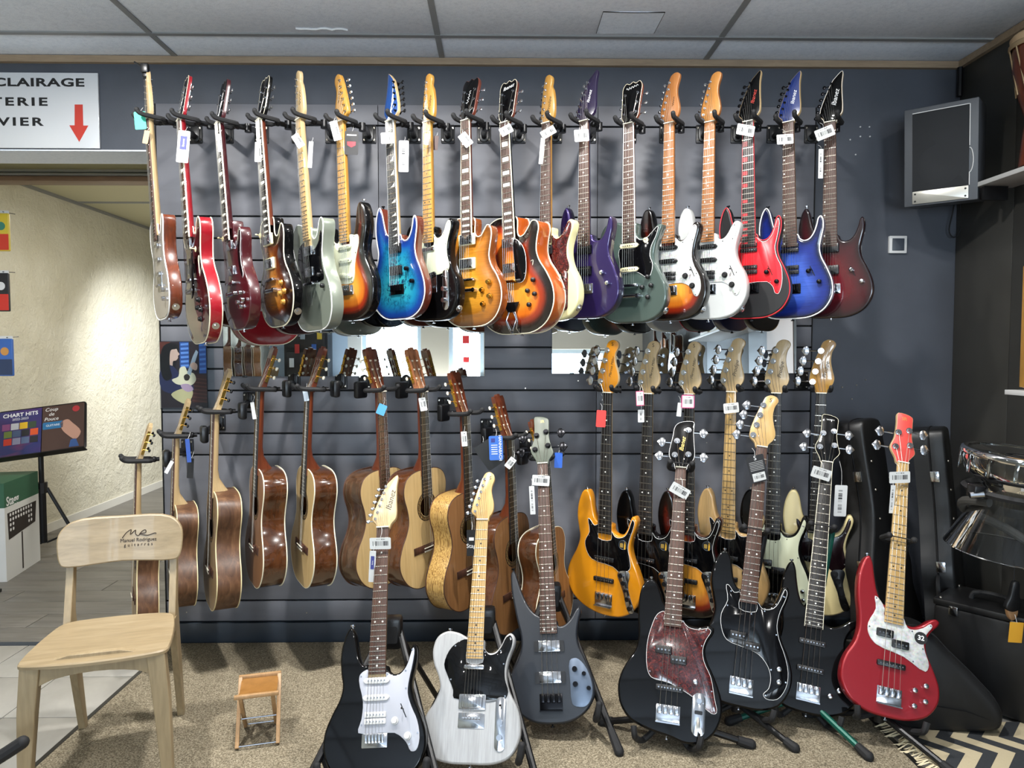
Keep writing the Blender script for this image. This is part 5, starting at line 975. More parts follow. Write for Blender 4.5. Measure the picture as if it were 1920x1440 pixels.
tripod(flinfo[5][0], 5, flinfo[5][4]-.27, [(o6.x-.26, o6.y+.05), onz(1628, 1428), (o6.x+.05, o6.y+.34)], Mg)
tripod(flinfo[6][0], 6, flinfo[6][4]-.29, [onz(1512, 1346), onz(1790, 1462), (o7.x+.08, o7.y+.34)], M_blackm)
# the near empty stand whose foam arm enters the frame at the lower left
r = empty('guitar_stand', loc=(-1.62, 1.72, 0)); tag(r, 'empty black guitar stand, its foam arm poking in at the lower left edge', 'stand', 'floor stands')
tipw = at(42, 1392, 1.86); L = lambda p: Vector(p)-r.location
MB().tube(spline([tuple(L(p)) for p in ((-1.62, 1.72, .26), (-1.50, 1.76, .24), (-1.40, 1.82, .25), tuple(tipw))], 5, False), .017, 10).sph(L(tipw), .017).build('foam_arm', M_rubber, r)
MB().tube([(0, 0, .0), (0, 0, .62)], .0125, 10).build('post', M_blackm, r)
for a in (200, 320, 80): MB().tube([(0, 0, .26), (.26*math.cos(R(a)), .26*math.sin(R(a)), .012)], .011, 8).build('leg', M_blackm, r)
# ================================================================ mirrors
M_mirror = mat('mirror_silver', '#e9eef0', .005, 1)
def mirror(u0, u1, v0, v1, tilt, lab):
    a = at(u0, v1, D-.012); b = at(u1, v0, D-.012); r = empty('wall_mirror', loc=((a.x+b.x)/2, D-.006, a.z)); w_, h_ = b.x-a.x, b.z-a.z
    r.rotation_euler = (R(-tilt), 0, 0); r.location.y = D-.006-(h_*math.sin(R(tilt)) if tilt > 0 else 0)
    tag(r, lab, 'mirror', 'wall mirrors')
    MB().box((0, 0, h_/2), (w_, .004, h_)).build('mirror_glass', M_mirror, r, smooth=0); MB().box((0, .0030, h_/2), (w_+.002, .002, h_+.002)).build('mirror_backing', M_blackp, r, smooth=0)
    for x in (-w_*.42, w_*.42): MB().box((x, -.001, -.001), (.02, .010, .008), bev=.001).build('clip', M_blackp, r)
mirror(419, 908, 584, 705.5, .1, 'long frameless mirror on the left above the classical guitars')
mirror(1035, 1494, 580, 700, 2.3, 'long frameless mirror on the right behind the bass heads')
# ================================================================ sign over the doorway
sp_ = at(187, 278, D+.01); st_ = at(187, 137, D+.01); sx1 = sp_.x; sz0, sz1 = sp_.z, st_.z
r = empty('direction_sign', loc=(sx1-.7, D+.02, sz0)); tag(r, 'white direction sign with black words and red arrow above the doorway', 'sign')
MB().box((0, -.006, (sz1-sz0)/2), (1.4, .010, sz1-sz0), bev=.001).build('sign_board', mat('sign_white', '#d9dadc', .22, .15), r)
lx = lambda u, v: at(u, v, D+.008)-r.location
for s, u, v, spc in (('ECLAIRAGE', 158, 155.5, 1.08), ('BATTERIE', 89, 191.5, 1.30), ('CLAVIER', 80, 229, 1.30)):
    p = lx(u, v); text('lettering', s, .050, M_ink, r, front(p.x, -.0115, p.z), sx=1.66, align='RIGHT', bold=.0016, spc=spc)
p = [lx(u, v) for u, v in ((140, 196), (155, 196), (156, 235.5), (165.5, 235.5), (148.5, 266), (130, 235), (140, 235))]
MB().slab(ccw([(q.x, q.z) for q in p]), -.0125, -.011).build('arrow', mat('arrow_red', '#c0392b', .5), r, smooth=0)
# ================================================================ poster in an acrylic holder
pa = at(301, 765, D-.012); pb = at(386, 640, D-.012); pw, ph = pb.x-pa.x, pb.z-pa.z
r = empty('poster', loc=(pa.x+pw/2, D-.002, pa.z)); tag(r, 'glossy photo poster of a dark-haired guitarist in a clear holder', 'poster')
def shp(name, pts, col, y, sm=3, par=None):
    q = [((u-343.5)/85*pw, (765-v)/125*ph) for u, v in pts]; MB().slab(ccw(spline(q, sm) if sm else q), y, y+.0004).build(name, mat('print_'+col, col, .35), par or pr_, smooth=0)
pr_ = MB().box((0, -.003, ph/2), (pw, .002, ph)).build('print', mat('print_dark', '#241a20', .4), r, smooth=0)
shp('printed_window', [(337, 641), (354, 641), (354, 690), (337, 690)], '#2b4a86', -.0046, 0); shp('printed_window', [(372, 641), (385, 641), (385, 700), (372, 700)], '#2d4f92', -.0046, 0)
shp('printed_shelf', [(358, 700), (385, 704), (385, 755), (358, 755)], '#3d1f1b', -.0046, 0); shp('printed_shelf', [(301, 641), (320, 641), (314, 660), (301, 664)], '#5a2a22', -.0046, 0)
shp('printed_shelf', [(356, 641), (371, 641), (371, 700), (356, 700)], '#2a1d22', -.0047, 0)
for k_ in range(7): shp('printed_shelf', [(358, 708+7*k_), (385, 711+7*k_), (385, 713+7*k_), (358, 710+7*k_)], '#59302a', -.0049, 0)
for k_ in range(6): shp('printed_window', [(339, 644+8*k_), (353, 643+8*k_), (353, 647+8*k_), (339, 648+8*k_)], '#5f86c8', -.0048, 0); shp('printed_window', [(373, 645+9*k_), (384, 644+9*k_), (384, 648+9*k_), (373, 649+9*k_)], '#4f7ac0', -.0048, 0)
shp('printed_hair', [(304, 704), (303, 664), (309, 648), (322, 643), (334, 648), (331, 654), (322, 656), (319, 668), (319, 690), (322, 708), (312, 714)], '#120e12', -.0057)
shp('printed_hair', [(306, 690), (303, 660), (312, 646), (326, 644), (336, 652), (330, 668), (328, 690), (318, 706)], '#171216', -.0050)
shp('printed_face', [(319, 656), (327, 651), (332, 655), (334, 660), (337, 664), (334, 667), (334, 671), (330, 676), (325, 677), (323, 688), (319, 690)], '#c2a394', -.0055)
shp('printed_shirt', [(302, 692), (318, 684), (332, 694), (340, 715), (360, 720), (361, 733), (345, 735), (322, 738), (303, 730)], '#26294a', -.0056)
shp('printed_guitar', [(322, 712), (334, 706), (337, 690), (346, 687), (351, 697), (362, 700), (366, 712), (358, 722), (345, 722), (330, 720)], '#cfc6a9', -.0059)
shp('printed_guitar', [(320, 740), (336, 730), (356, 728), (360, 738), (350, 756), (340, 756)], '#b3a97f', -.0059)
shp('printed_soundhole', [(344, 705), (350, 701), (355, 706), (352, 713), (346, 713)], '#2b2422', -.0062); shp('printed_neck', [(350, 700), (361, 668), (367, 656), (371, 660), (366, 676), (356, 704)], '#8f9aa6', -.0062, 0)
shp('printed_hand', [(356, 684), (362, 679), (369, 684), (367, 694), (360, 692)], '#c09c8a', -.0064); shp('printed_hand', [(338, 722), (352, 720), (361, 730), (352, 735), (342, 730)], '#a48aa0', -.0064)
MB().box((.018, -.011, ph/2), (pw+.036, .002, ph+.006)).build('acrylic_sheet', glassy('clear_acrylic', '#f6f9fa', .12), r, smooth=0)
MB().box((.018, -.006, -.004), (pw+.036, .012, .003)).build('acrylic_ledge', glassy('acrylic_edge', '#c4cdd2', .3), r, smooth=0)
# ================================================================ loudspeaker in the corner
c = at(1763, 289, 2.99); r = empty('loudspeaker', Matrix.Translation(c)@Matrix.Rotation(R(-40), 4, 'Z')@Matrix.Rotation(R(7), 4, 'X')); tag(r, 'dark grey loudspeaker with silver plate mounted in the upper right corner', 'speaker')
sw, sh, sd = .270, .405, .235
M_spk = mat('speaker_grey', '#4a4d52', .5); MB().box((0, sd/2, 0), (sw, sd, sh), bev=.004).build('cabinet', M_spk, r)
MB().slab(rrect(.205, .325, .004, cx=.0, cz=.018), -.004, .001, .001).build('grille', mat('grille_cloth', '#1f2124', .85), r)
MB().lathe([(.0, .0), (.05, .006), (.085, .0)], 28, 0, Matrix.Translation((0, -.0042, -.042))@Matrix.Rotation(math.pi/2, 4, 'X')).build('woofer_bulge', mat('grille_cloth', '#1f2124', .85), r)
MB().box((.0, -.003, .182), (.205, .006, .003)).build('bright_trim', M_white, r); MB().box((.105, -.003, .10), (.003, .006, .165)).build('bright_trim', M_white, r); MB().box((.105, -.003, -.115), (.003, .006, .05)).build('bright_trim', M_white, r)
MB().tube([(.104+.014*math.sin(R(a)), -.003, -.04+.05*math.cos(R(a))) for a in range(0, 181, 20)], .002, 6).build('bright_trim', M_white, r)
pl = MB().slab(rrect(.205, .052, .002, cz=-.168), -.006, .001, .0006).build('name_plate', mat('plate_silver', '#b9b7af', .35, .6), r)
for x in (-.092, .092):
    for z in (-.153, -.183): MB().cyl((x, -.006, z), (x, -.0075, z), .004, n=10).build('screw', M_blackp, pl)
MB().box((.01, sd+.03, .0), (.05, .07, .07), bev=.004).build('wall_bracket', M_blackm, r)
cb = empty('speaker_cable', loc=at(1790, 400, D+.02)); tag(cb, 'thin black cable looping below the loudspeaker', 'cable'); L0 = cb.location.copy()
MB().tube(spline([tuple(at(u, v, D-.01)-L0) for u, v in ((1800, 380), (1802, 410), (1798, 438), (1788, 445), (1780, 435), (1786, 400), (1792, 370))], 5, False), .0028, 6).build('cable_loop', M_rubber, cb)
# ---- light switch
c = at(1682, 459, D+.02); r = empty('light_switch', loc=c); tag(r, 'white square wall switch with dark rocker beside the dark red guitar', 'switch')
MB().slab(rrect(.082, .080, .004), -.010, .002, .001).build('switch_frame', M_white, r); MB().slab(rrect(.056, .056, .002), -.0125, -.008, .001).build('rocker', mat('rocker_dark', '#3c424b', .35), r)
# ================================================================ wooden chair
M_beech = wood('pale_beech', [(.25, '#877659'), (.5, '#988566'), (.75, '#a39173')], 2.2, (1.1, 9, 9), rough=.42, coat=.1, dist=1.2)
M_beechv = wood('pale_beech_upright', [(.25, '#8d7b5e'), (.5, '#9d8a6a'), (.75, '#a89677')], 2.2, (9, 9, 1.0), rough=.42, coat=.1, dist=.8)
# chair frame: x to its left/right, y towards the back
cb_ = Vector((-1.270, 2.300, 0)); r = empty('wooden_chair', Matrix.Translation(cb_)@Matrix.Rotation(R(16), 4, 'Z')@Matrix.Scale(.94, 4, (1, 0, 0))); tag(r, 'pale wooden chair with engraved backrest standing by the doorway', 'chair')
sp0 = [(-.205, -.215), (-.214, -.19), (-.194, .05), (-.176, .105), (-.13, .128), (.13, .128), (.176, .105), (.194, .05), (.214, -.19), (.205, -.215), (.15, -.232), (0, -.245), (-.15, -.232)]
seat = MB(); q = ccw(spline(sp0, 4)); n_ = len(q)
rg_ = [(1.0, .438, 0), (1.0, .446, 0), (.985, .450, 0)]
vs_ = []
for k, z, _ in rg_: vs_ += [(x*k, y*k, z) for x, y in q]
ins_ = [(x*.6, y*.6, .450) for x, y in q]; vs_ += ins_
fs_ = [(j*n_+i, j*n_+(i+1) % n_, (j+1)*n_+(i+1) % n_, (j+1)*n_+i) for j in range(3) for i in range(n_)]+[tuple(3*n_+i for i in range(n_)), tuple(range(n_-1, -1, -1))]
seat.add(vs_, fs_).build('seat', M_beech, r, smooth=40)
# backrest: a curved board
bk = MB(); o2 = spline([(-.195, 0.634), (-.207, 0.682), (-.203, 0.737), (-.165, 0.774), (0, 0.782), (.165, 0.774), (.203, 0.737), (.207, 0.682), (.195, 0.634), (.17, 0.625), (0, 0.630), (-.17, 0.625)], 4); o2 = ccw(o2); n_ = len(o2)
cy = lambda x, z: .172+.040*(1-(x/.21)**2)*.55+(z-.72)*.17
vs_ = [(x, cy(x, z)-.009, z) for x, z in inset(o2, .004)]+[(x, cy(x, z)-.006, z) for x, z in o2]+[(x, cy(x, z)+.008, z) for x, z in o2]
nx = 9
fs_ = [(j*n_+i, (j+1)*n_+i, (j+1)*n_+(i+1) % n_, j*n_+(i+1) % n_) for j in range(2) for i in range(n_)]
bk.add(vs_, fs_)
for j, (yo, rev) in enumerate(((-.009, False), (.008, True))):
    xs_ = [-.2+.4*i/16 for i in range(17)]; zz = [(max([z for x, z in o2 if abs(x-a) < .02] or [.79]), min([z for x, z in o2 if abs(x-a) < .02] or [.65])) for a in xs_]
    V = []; Fc = []
    src = inset(o2, .004) if j == 0 else o2
    from mathutils.geometry import delaunay_2d_cdt as _cdt
    pts = [Vector(p) for p in src]+[Vector((-.18+.03*a, .652+.025*b)) for a in range(13) for b in range(5)]
    vv_, _, ff_, *_ = _cdt(pts, [(i, (i+1) % n_) for i in range(n_)], [list(range(n_))], 1, 1e-7)
    bk.add([(p.x, cy(p.x, p.y)+yo, p.y) for p in vv_], [tuple(f[::-1]) if rev else tuple(f) for f in ff_])
brest = bk.build('backrest', M_beech, r, smooth=40)
def prsm(pts, x0, x1): return MB().slab(ccw(pts), 0, x1-x0, .002)
for s in (-1, 1):   # rear leg: one bent board, in side view (y, z)
    side = [(.265, .008), (.297, .008), (.205, .40), (.190, .47), (.216, .62), (.234, .735), (.208, .735), (.180, .62), (.136, .47), (.120, .42), (.135, .37)]
    o = prsm(side, 0, .024).build('rear_leg', M_beechv, r, smooth=25); o.matrix_local = Matrix.Translation((s*.172+.012, 0, 0))@Matrix.Rotation(math.pi/2, 4, 'Z')
    fr = [(s*.150, .438), (s*.205, .438), (s*.216, .30), (s*.222, .008), (s*.192, .008), (s*.165, .30)]
    MB().slab(ccw(fr), -.215, -.178, .003).build('front_leg', M_beechv, r, smooth=25)
    rl = MB().slab([(-.185, .40), (.14, .385), (.14, .432), (-.185, .438)], 0, .020, .002).build('side_rail', M_beechv, r, smooth=25); rl.matrix_local = Matrix.Translation((s*.176+.010, 0, 0))@Matrix.Rotation(math.pi/2, 4, 'Z')
MB().slab(ccw(spline([(-.17, .437), (-.17, .375), (-.12, .392), (0, .404), (.12, .392), (.17, .375), (.17, .437)], 3)), -.205, -.185, .001).build('front_rail', M_beechv, r, smooth=25)
MB().slab([(-.165, .395), (.165, .395), (.165, .437), (-.165, .437)], .105, .125, .001).build('rear_rail', M_beechv, r, smooth=25)
def etch(o):
    for v in o.data.vertices: v.co = Vector((v.co.x+.055, cy(v.co.x+.055, v.co.y+oz_)-.0096+v.co.z, v.co.y+oz_))
    o.matrix_local = Matrix.Identity(4)
for st, sz, oz_, spc in (('Manuel Rodriguez', .0170, .699, 1), ('guitarras', .0150, .683, 1.75)): etch(text('engraved_name', st, sz, M_burnt, brest, Matrix.Identity(4), extrude=.0006, spc=spc))
sg = [(.000, .708), (.014, .726), (.030, .735), (.027, .719), (.045, .733), (.044, .721), (.054, .713), (.065, .726), (.078, .732), (.080, .723), (.058, .720), (.086, .713), (.112, .720), (.116, .718)]
MB().tube([(x, cy(x, z)-.0098, z) for x, z in spline(sg, 4, False)], .0015, 5).build('engraved_signature', M_burnt, brest)
# ================================================================ small leather stool
c = onz(478, 1398); r = empty('leather_stool', Matrix.Translation((c.x+.0, c.y+.045, FLZ))@Matrix.Rotation(R(104), 4, 'Z')); tag(r, 'tiny folding wooden stool with tan leather top on the carpet', 'stool')
M_lea = mat('tan_leather', '#8f6532', .42, fn=lambda n: n.ramp(n.noise(n.coord(), 22, 4), [(.3, '#7f5727'), (.7, '#9a6c36')])); M_stick = wood('stool_stick', [(.2, '#a07b50'), (.8, '#b8936a')], 4, (9, 9, .8), rough=.45)
W_, Dp, Hh_ = .078, .062, .185
mb = MB(); nx = 8
for j in range(2):
    mb.add([(-W_+.002+2*(W_-.002)*i/nx, (-Dp if k == 0 else Dp), Hh_-.004-.012*math.sin(math.pi*i/nx)-(.004 if j else 0)) for k in range(2) for i in range(nx+1)], [(i, i+1, nx+2+i, nx+1+i) if j == 0 else (i, nx+1+i, nx+2+i, i+1) for i in range(nx)])
mb.build('leather_seat', M_lea, r)
for s in (-1, 1):
    MB().box((s*W_, 0, Hh_), (.013, 2*Dp+.02, .013), bev=.002).build('top_rail', M_stick, r)
    for sy in (-1, 1):
        a = Vector((s*W_, sy*(Dp-.004+(.008 if s > 0 else -.006)), Hh_)); b = Vector((-s*W_*.95, a.y, .006)); d = (b-a)
        rot = d.to_track_quat('Z', 'Y').to_matrix(); MB().box((a+b)/2, (.013, .013, d.length), rot=rot, bev=.0015).build('leg', M_stick, r)
for x in (-W_*.95, W_*.95): MB().cyl((x, -Dp, .012), (x, Dp, .012), .0022, n=6).build('cross_wire', M_chrome, r)
MB().cyl((-.0, -Dp-.01, .07), (0, Dp+.01, .07), .0025, n=6).build('pivot_wire', M_chrome, r)
# ================================================================ beyond the doorway: music stand, book, box, packs
mx, my = at(72, 900, 4.68).x, 4.68
r = empty('music_stand', loc=(mx+.02, my, 0)); tag(r, 'black music stand holding a songbook beyond the doorway', 'music stand')
dk = Matrix.Translation((.028, -.02, 1.36-(805-659)/FPX*4.68))@Matrix.Rotation(R(14), 4, 'Z')@Matrix.Rotation(R(-7), 4, 'Y')@Matrix.Rotation(R(-28), 4, 'X')
MB().slab(rrect(.52, .34, .02), 0, .006, .001).build('desk', M_blackm, r, mtx=dk); MB().box((0, -.03, -.182), (.53, .065, .006)).build('ledge', M_blackm, r, mtx=dk)
MB().tube([(0, 0, .10), (0, 0, .80)], .016, 10).build('post', M_blackm, r); MB().tube([(0, 0, .10), (0, 0, .45)], .024, 10).build('lower_post', M_blackm, r)
MB().cyl((0, 0, .43), (0, 0, .50), .034, n=10).build('collar', M_blackp, r); MB().box((0, .01, .79), (.05, .05, .07), bev=.006).build('tilt_head', M_blackp, r)
for a in (20, 140, 262):
    ca, sa = math.cos(R(a)), math.sin(R(a)); MB().tube([(ca*.03, sa*.03, .46), (ca*.17, sa*.17, .16), (ca*.28, sa*.28, .012)], .011, 8).build('leg', M_blackm, r); MB().tube([(ca*.02, sa*.02, .10), (ca*.17, sa*.17, .16)], .007, 6).build('brace', M_blackm, r)
dw = r.matrix_world; bpy.context.view_layer.update(); bm_ = Matrix.Translation(r.location)@dk
bk = empty('songbook', bm_@Matrix.Translation((0, -.004, 0))); tag(bk, 'open songbook with purple hits cover and guitar cover on the music stand', 'book')
cvl = MB().box((-.125, -.003, .0), (.245, .006, .315)).build('cover', mat('cover_purple', '#3b2a5c', .3, fn=lambda n: n.ramp(n.noise(n.coord((1, 1, 3)), 3, 3), [(.3, '#4a2f6a'), (.6, '#2d3568'), (.8, '#8a3b58')])), bk, smooth=0)
cvr = MB().box((.125, -.003, .0), (.245, .006, .315)).build('cover', mat('cover_brown', '#4d3a35', .3), bk, smooth=0)
text('cover_title', 'CHART HITS', .036, INKW, cvl, front(-.125, -.0065, .125), bold=.0008); text('cover_title', '2022-2023', .022, INKW, cvl, front(-.125, -.0065, .095))
random.seed(5)
cols = ['#8a4a7a', '#c2c2c8', '#e0b42a', '#3a4a3a', '#6a7a3a', '#4a5a7a', '#2a2a2e', '#d2542a', '#c23a2a', '#8a8aa2', '#5a6a8a', '#2a2a32']
for i in range(4):
    for j in range(3): MB().box((-.205+.050*i+(.012 if j else 0), -.0065, .045-.052*j), (.045, .001, .045)).build('cover_picture', mat('pic_'+cols[(i+4*j) % 12], cols[(i+4*j) % 12], .4), cvl, smooth=0)
text('cover_title', 'Coup\nde\nPouce', .034, INKW, cvr, front(.055, -.0065, .10), shear=.2); MB().slab(rrect(.12, .05, .008, cx=.065, cz=.02), -.0070, -.0062).build('cover_picture', mat('pic_teal', '#2a6a9a', .4), cvr)
text('cover_title', 'GUITARE', .020, INKW, cvr, front(.065, -.0072, .02)); MB().slab(circ(.022, 18, .20, .12), -.0070, -.0062).build('cover_picture', mat('pic_red', '#a8343a', .4), cvr)
MB().slab(ccw(spline([(.11, .03), (.15, .05), (.18, .02), (.23, -.05), (.20, -.10), (.15, -.06), (.12, -.02)], 3)), -.0070, -.0062).build('cover_picture', mat('pic_skin', '#b58a78', .5), cvr); MB().slab(ccw([(.16, -.15), (.22, -.15), (.20, -.09), (.17, -.10)]), -.0070, -.0062).build('cover_picture', mat('pic_blue', '#2f4f86', .5), cvr)
# cardboard box
fa, fb_ = onz(13, 1091), onz(76, 1050); dr = (fb_-fa); dr.z = 0; Ld = dr.length; dr.normalize(); ang = math.atan2(dr.y, dr.x)
r = empty('product_box', Matrix.Translation((fa.x, fa.y, .0))@Matrix.Rotation(ang, 4, 'Z')); tag(r, 'white and green cardboard box with a printed music stand beyond the doorway', 'box')
HB = .585; cbx = MB().box((Ld/2, .19, HB*.375), (Ld, .38, HB*.75)).build('carton', mat('carton_white', '#d8d8d6', .6), r, smooth=0); MB().box((Ld/2, .19, HB*.875), (Ld, .38, HB*.25)).build('green_band', mat('carton_green', '#2f5d45', .55), r, smooth=0)
text('brand_print', 'Stagg', .075, INKW, cbx, Matrix.Translation((Ld*.22, -.001, HB*.80))@Matrix.Rotation(math.pi/2, 4, 'X'), bold=.0015)
MB().slab([(.04, .24), (Ld-.06, .27), (Ld-.04, .40), (.03, .40)], -.0012, 0).build('printed_desk', mat('print_desk', '#2a2220', .5), cbx, smooth=0); MB().slab([(.20, .02), (.215, .02), (.215, .25), (.20, .25)], -.0012, 0).build('printed_post', mat('print_desk', '#2a2220', .5), cbx, smooth=0)
mb = MB()
for i in range(9):
    for j in range(4):
        if j < 2 or i in (0, 1, 7, 8): mb.slab(circ(.010, 8, .065+.034*i, .385-.030*j), -.0018, -.0012)
mb.build('printed_holes', INKW, cbx, smooth=0)['kind'] = 'stuff'
# packs on hooks at the left edge, on a wire rack
rk = empty('wire_rack', loc=(-2.98, 3.90, 0)); tag(rk, 'black wire display rack at the left edge of the doorway', 'rack')
for x in (-.26, .14): MB().cyl((x, .03, 0), (x, .03, 2.1), .006, n=6).build('upright', M_blackm, rk)
for z in (.4, .9, 1.30, 1.65, 1.95): MB().cyl((-.26, .03, z), (.14, .03, z), .004, n=6).build('cross_wire', M_blackm, rk)
MB().box((-.06, .03, .01), (.44, .16, .02), bev=.004).build('base', M_blackm, rk)
for k, (v0, v1, u1, c1, c2, c3, lb) in enumerate(((400, 471, 19, '#c8b03a', '#3a7a6a', '#c23a2a', 'yellow string pack on the rack, topmost of three'), (512, 584, 19, '#2a2a2c', '#d8d8d8', '#c8352c', 'black white and red string pack, middle of three'), (635, 705, 26, '#3a62a8', '#c28a4a', '#2a3a5a', 'blue songbook pack, lowest of three on the rack'))):
    p0 = at(u1, v1, 3.86); p1 = at(u1, v0, 3.86); h_ = p1.z-p0.z; r = empty('string_pack', loc=(p0.x-.075, 3.86, p0.z)); tag(r, lb, 'pack', 'packs on the rack')
    pk = MB().slab(rrect(.15, h_, .006, cz=h_/2), -.006, .006, .003).build('pouch', mat('pack_'+c1, c1, .3), r); MB().slab(rrect(.146, h_*.42, .002, cz=h_*.24), -.0072, -.006).build('printed_panel', mat('pack_'+c3, c3, .35), pk, smooth=0)
    MB().slab(circ(.022, 16, .035, h_*.66), -.0074, -.006).build('printed_badge', mat('pack_'+c2, c2, .35), pk, smooth=0); MB().box((0, 0, h_+.006), (.15, .003, .016)).build('header', M_paper, pk, smooth=0)
    MB().tube([(.05, -.012, h_+.006), (.05, .0, h_+.006), (.05, .085, h_+.012)], .002, 5).build('hook', M_blackm, r)
# ================================================================ right-hand corner
# hard case leaning in the corner (guitar-shaped shell)
M_case = mat('black_tolex', '#0d0d0e', .42, fn=lambda n: (n.bump(n.noise(n.coord(), 400, 2), .2, .0008), n.ramp(n.noise(n.coord(), 3, 2), [(.3, '#0b0b0c'), (.7, '#131314')]))[1])
def case(name, lab, base, yaw, lean, H_, w0, w1, d_, roll=0):
    r = empty(name, Matrix.Translation(base)@Matrix.Rotation(R(yaw), 4, 'Z')@Matrix.Rotation(R(lean), 4, 'X')@Matrix.Rotation(R(roll), 4, 'Y')); tag(r, lab, 'case', 'black instrument cases')
    pts = [(0, 0), (w1*.6, .012), (w1*.95, .07), (w1, .16), (w1*.9, .27), (w1*.8, .34), (w1*.86, .44), (w1*.7, .53), (w0*1.25, .60), (w0, .70), (w0, H_-.06), (w0*.85, H_-.012), (w0*.4, H_)]
    pts = ccw(spline(pts+[(-x, z) for x, z in pts[:0:-1]], 3))
    MB().slab(pts, -d_/2, -.004, .012).build('lid', M_case, r, smooth=40); MB().slab(pts, .004, d_/2, 0).build('shell', M_case, r, smooth=40); MB().slab(inset(pts, .003), -.005, .005, 0).build('seam', M_rubber, r)
    MB().tube([(p[0], -.001, p[1]) for p in inset(pts, -.001)], .003, 5, closed=True).build('edge_band', M_blackm, r)
    for x, z in ((-w0-.004, .82), (-w1*.86, .46), (-w1-.002, .17)): 
        if z < H_-.05: MB().box((x, -.012, z), (.010, .034, .045), bev=.003).build('latch', M_chrome, r)
    for z in (.76, .88, .64): MB().sph((-w0*.6 if z < 1 else 0, -d_/2, z), .006).build('stud', M_nickel, r)
    MB().tube(spline([(-w1*.80, 0, .30), (-w1*.80-.04, 0, .32), (-w1*.80-.04, 0, .40), (-w1*.82, 0, .42)], 4, False), .009, 8).build('handle', M_rubber, r); return r
case('guitar_case', 'tall black hard guitar case with chrome latches leaning behind the red bass', Vector((1.66, 2.90, .02)), 35, -10, 1.06, .085, .19, .12)
case('guitar_case', 'second black guitar case standing against the right wall', Vector((1.93, 2.94, .02)), 52, -6, 1.02, .09, .19, .12)
# gig bag slumped at the foot of the case
r = empty('gig_bag', Matrix.Translation((1.615, 2.50, .012))@Matrix.Rotation(R(-14), 4, 'Z')@Matrix.Scale(.80, 4)); tag(r, 'black padded gig bag resting on the patterned rug', 'gig bag', 'black instrument cases')
o2 = ccw(spline([(-.24, .0), (.10, .0), (.20, .03), (.205, .11), (.12, .22), (.0, .34), (-.08, .42), (-.16, .44), (-.24, .40), (-.28, .2)], 4)); MB().slab(o2, -.09, .09, .03).build('padded_shell', mat('nylon_black', '#0f0f10', .6), r, smooth=50)
MB().tube([(p[0], -.02, p[1]) for p in inset(o2, -.001)], .004, 5, closed=True).build('zipper', M_rubber, r); MB().tube([(.19, -.085, .06), (.05, -.095, .10), (-.2, -.09, .12)], .003, 5).build('piping', M_blackm, r)
# equipment case with handle
r = empty('equipment_case', Matrix.Translation((1.90, 2.66, .012))@Matrix.Rotation(R(40), 4, 'Z')); tag(r, 'boxy black case with a top handle in the right corner', 'case', 'black instrument cases')
MB().box((0, 0, .18), (.24, .34, .36), bev=.014).build('case_body', M_case, r); MB().box((0, 0, .372), (.246, .346, .028), bev=.008).build('case_lid', M_case, r)
MB().tube(spline([(-.02, -.07, .386), (-.02, -.06, .41), (-.02, .06, .41), (-.02, .07, .386)], 4, False), .009, 8).build('handle', M_rubber, r)
for x, y in ((-.105, -.15), (.105, -.15), (-.105, .15), (.105, .15), (.0, -.15)): MB().sph((x, y, .386), .006).build('stud', M_nickel, r)
for y in (-.10, .10): MB().box((-.124, y, .35), (.006, .03, .035), bev=.002).build('latch', M_chrome, r)
# ---- clear acrylic djembe on a stand
M_rim = glassy('rim_acrylic', '#e9eded', .55, .08)
M_acr = glassy('clear_drum_acrylic', '#f2f4f4', .30, .03)
c = at(1914, 853, 2.40); r = empty('acrylic_drum', Matrix.Translation(c)@Matrix.Rotation(R(4), 4, 'Y')@Matrix.Rotation(R(5), 4, 'X')@Matrix.Scale(.88, 4, (0, 0, 1))); tag(r, 'clear acrylic goblet drum with a black padded ring at the right edge', 'drum')
MB().lathe([(.168, .0), (.172, -.03), (.160, -.075), (.120, -.115), (.090, -.145), (.094, -.165), (.120, -.23), (.155, -.31), (.185, -.385)], 40).build('shell', M_acr, r, smooth=60)
MB().lathe([(.186, -.386), (.188, -.389), (.185, -.392), (.182, -.389), (.186, -.386)], 40).build('foot_rim', M_rim, r)
hd = MB().lathe([(.0005, .002), (.150, .002), (.158, .006), (.168, .002), (.175, -.008)], 40).build('drum_head', glassy('clear_head', '#e6e9e8', .12, .05), r, smooth=60)
MB().lathe([(.156, .010), (.164, .014), (.176, .008), (.180, -.006), (.176, -.014), (.166, -.006), (.156, .010)], 40).build('hoop', M_rim, r, smooth=60)
for k in range(14): a = 2*math.pi*k/14; MB().box((math.cos(a)*.176, math.sin(a)*.176, -.045), (.006, .012, .075), rot=Matrix.Rotation(a, 3, 'Z'), bev=.002).build('tension_lug', M_rim, r)
MB().tube([(.05*math.cos(t*.2618)-.02, .038*math.sin(t*.2618)-.03, .0035) for t in range(24)], .0012, 4, closed=True).build('printed_ring', M_ink, hd)
MB().lathe([(.128, -.150), (.148, -.138), (.160, -.150), (.148, -.164), (.128, -.150)], 40).build('padded_ring', M_rubber, r, smooth=60)
MB().box((-.165, -.04, -.145), (.035, .045, .05), bev=.005).build('clamp', M_blackp, r); MB().cyl((-.19, -.05, -.160), (-.150, -.06, -.150), .012, n=10).build('wing_nut', M_chrome, r)
c2 = Vector((c.x+.10, c.y+.02, 0)); r = empty('drum_stand', loc=(c2.x, c2.y, 0)); tag(r, 'chrome tripod drum stand with black ring arm at the right edge', 'stand')
MB().tube([(0, 0, .18), (0, 0, .70)], .014, 10).build('post', M_chrome, r)
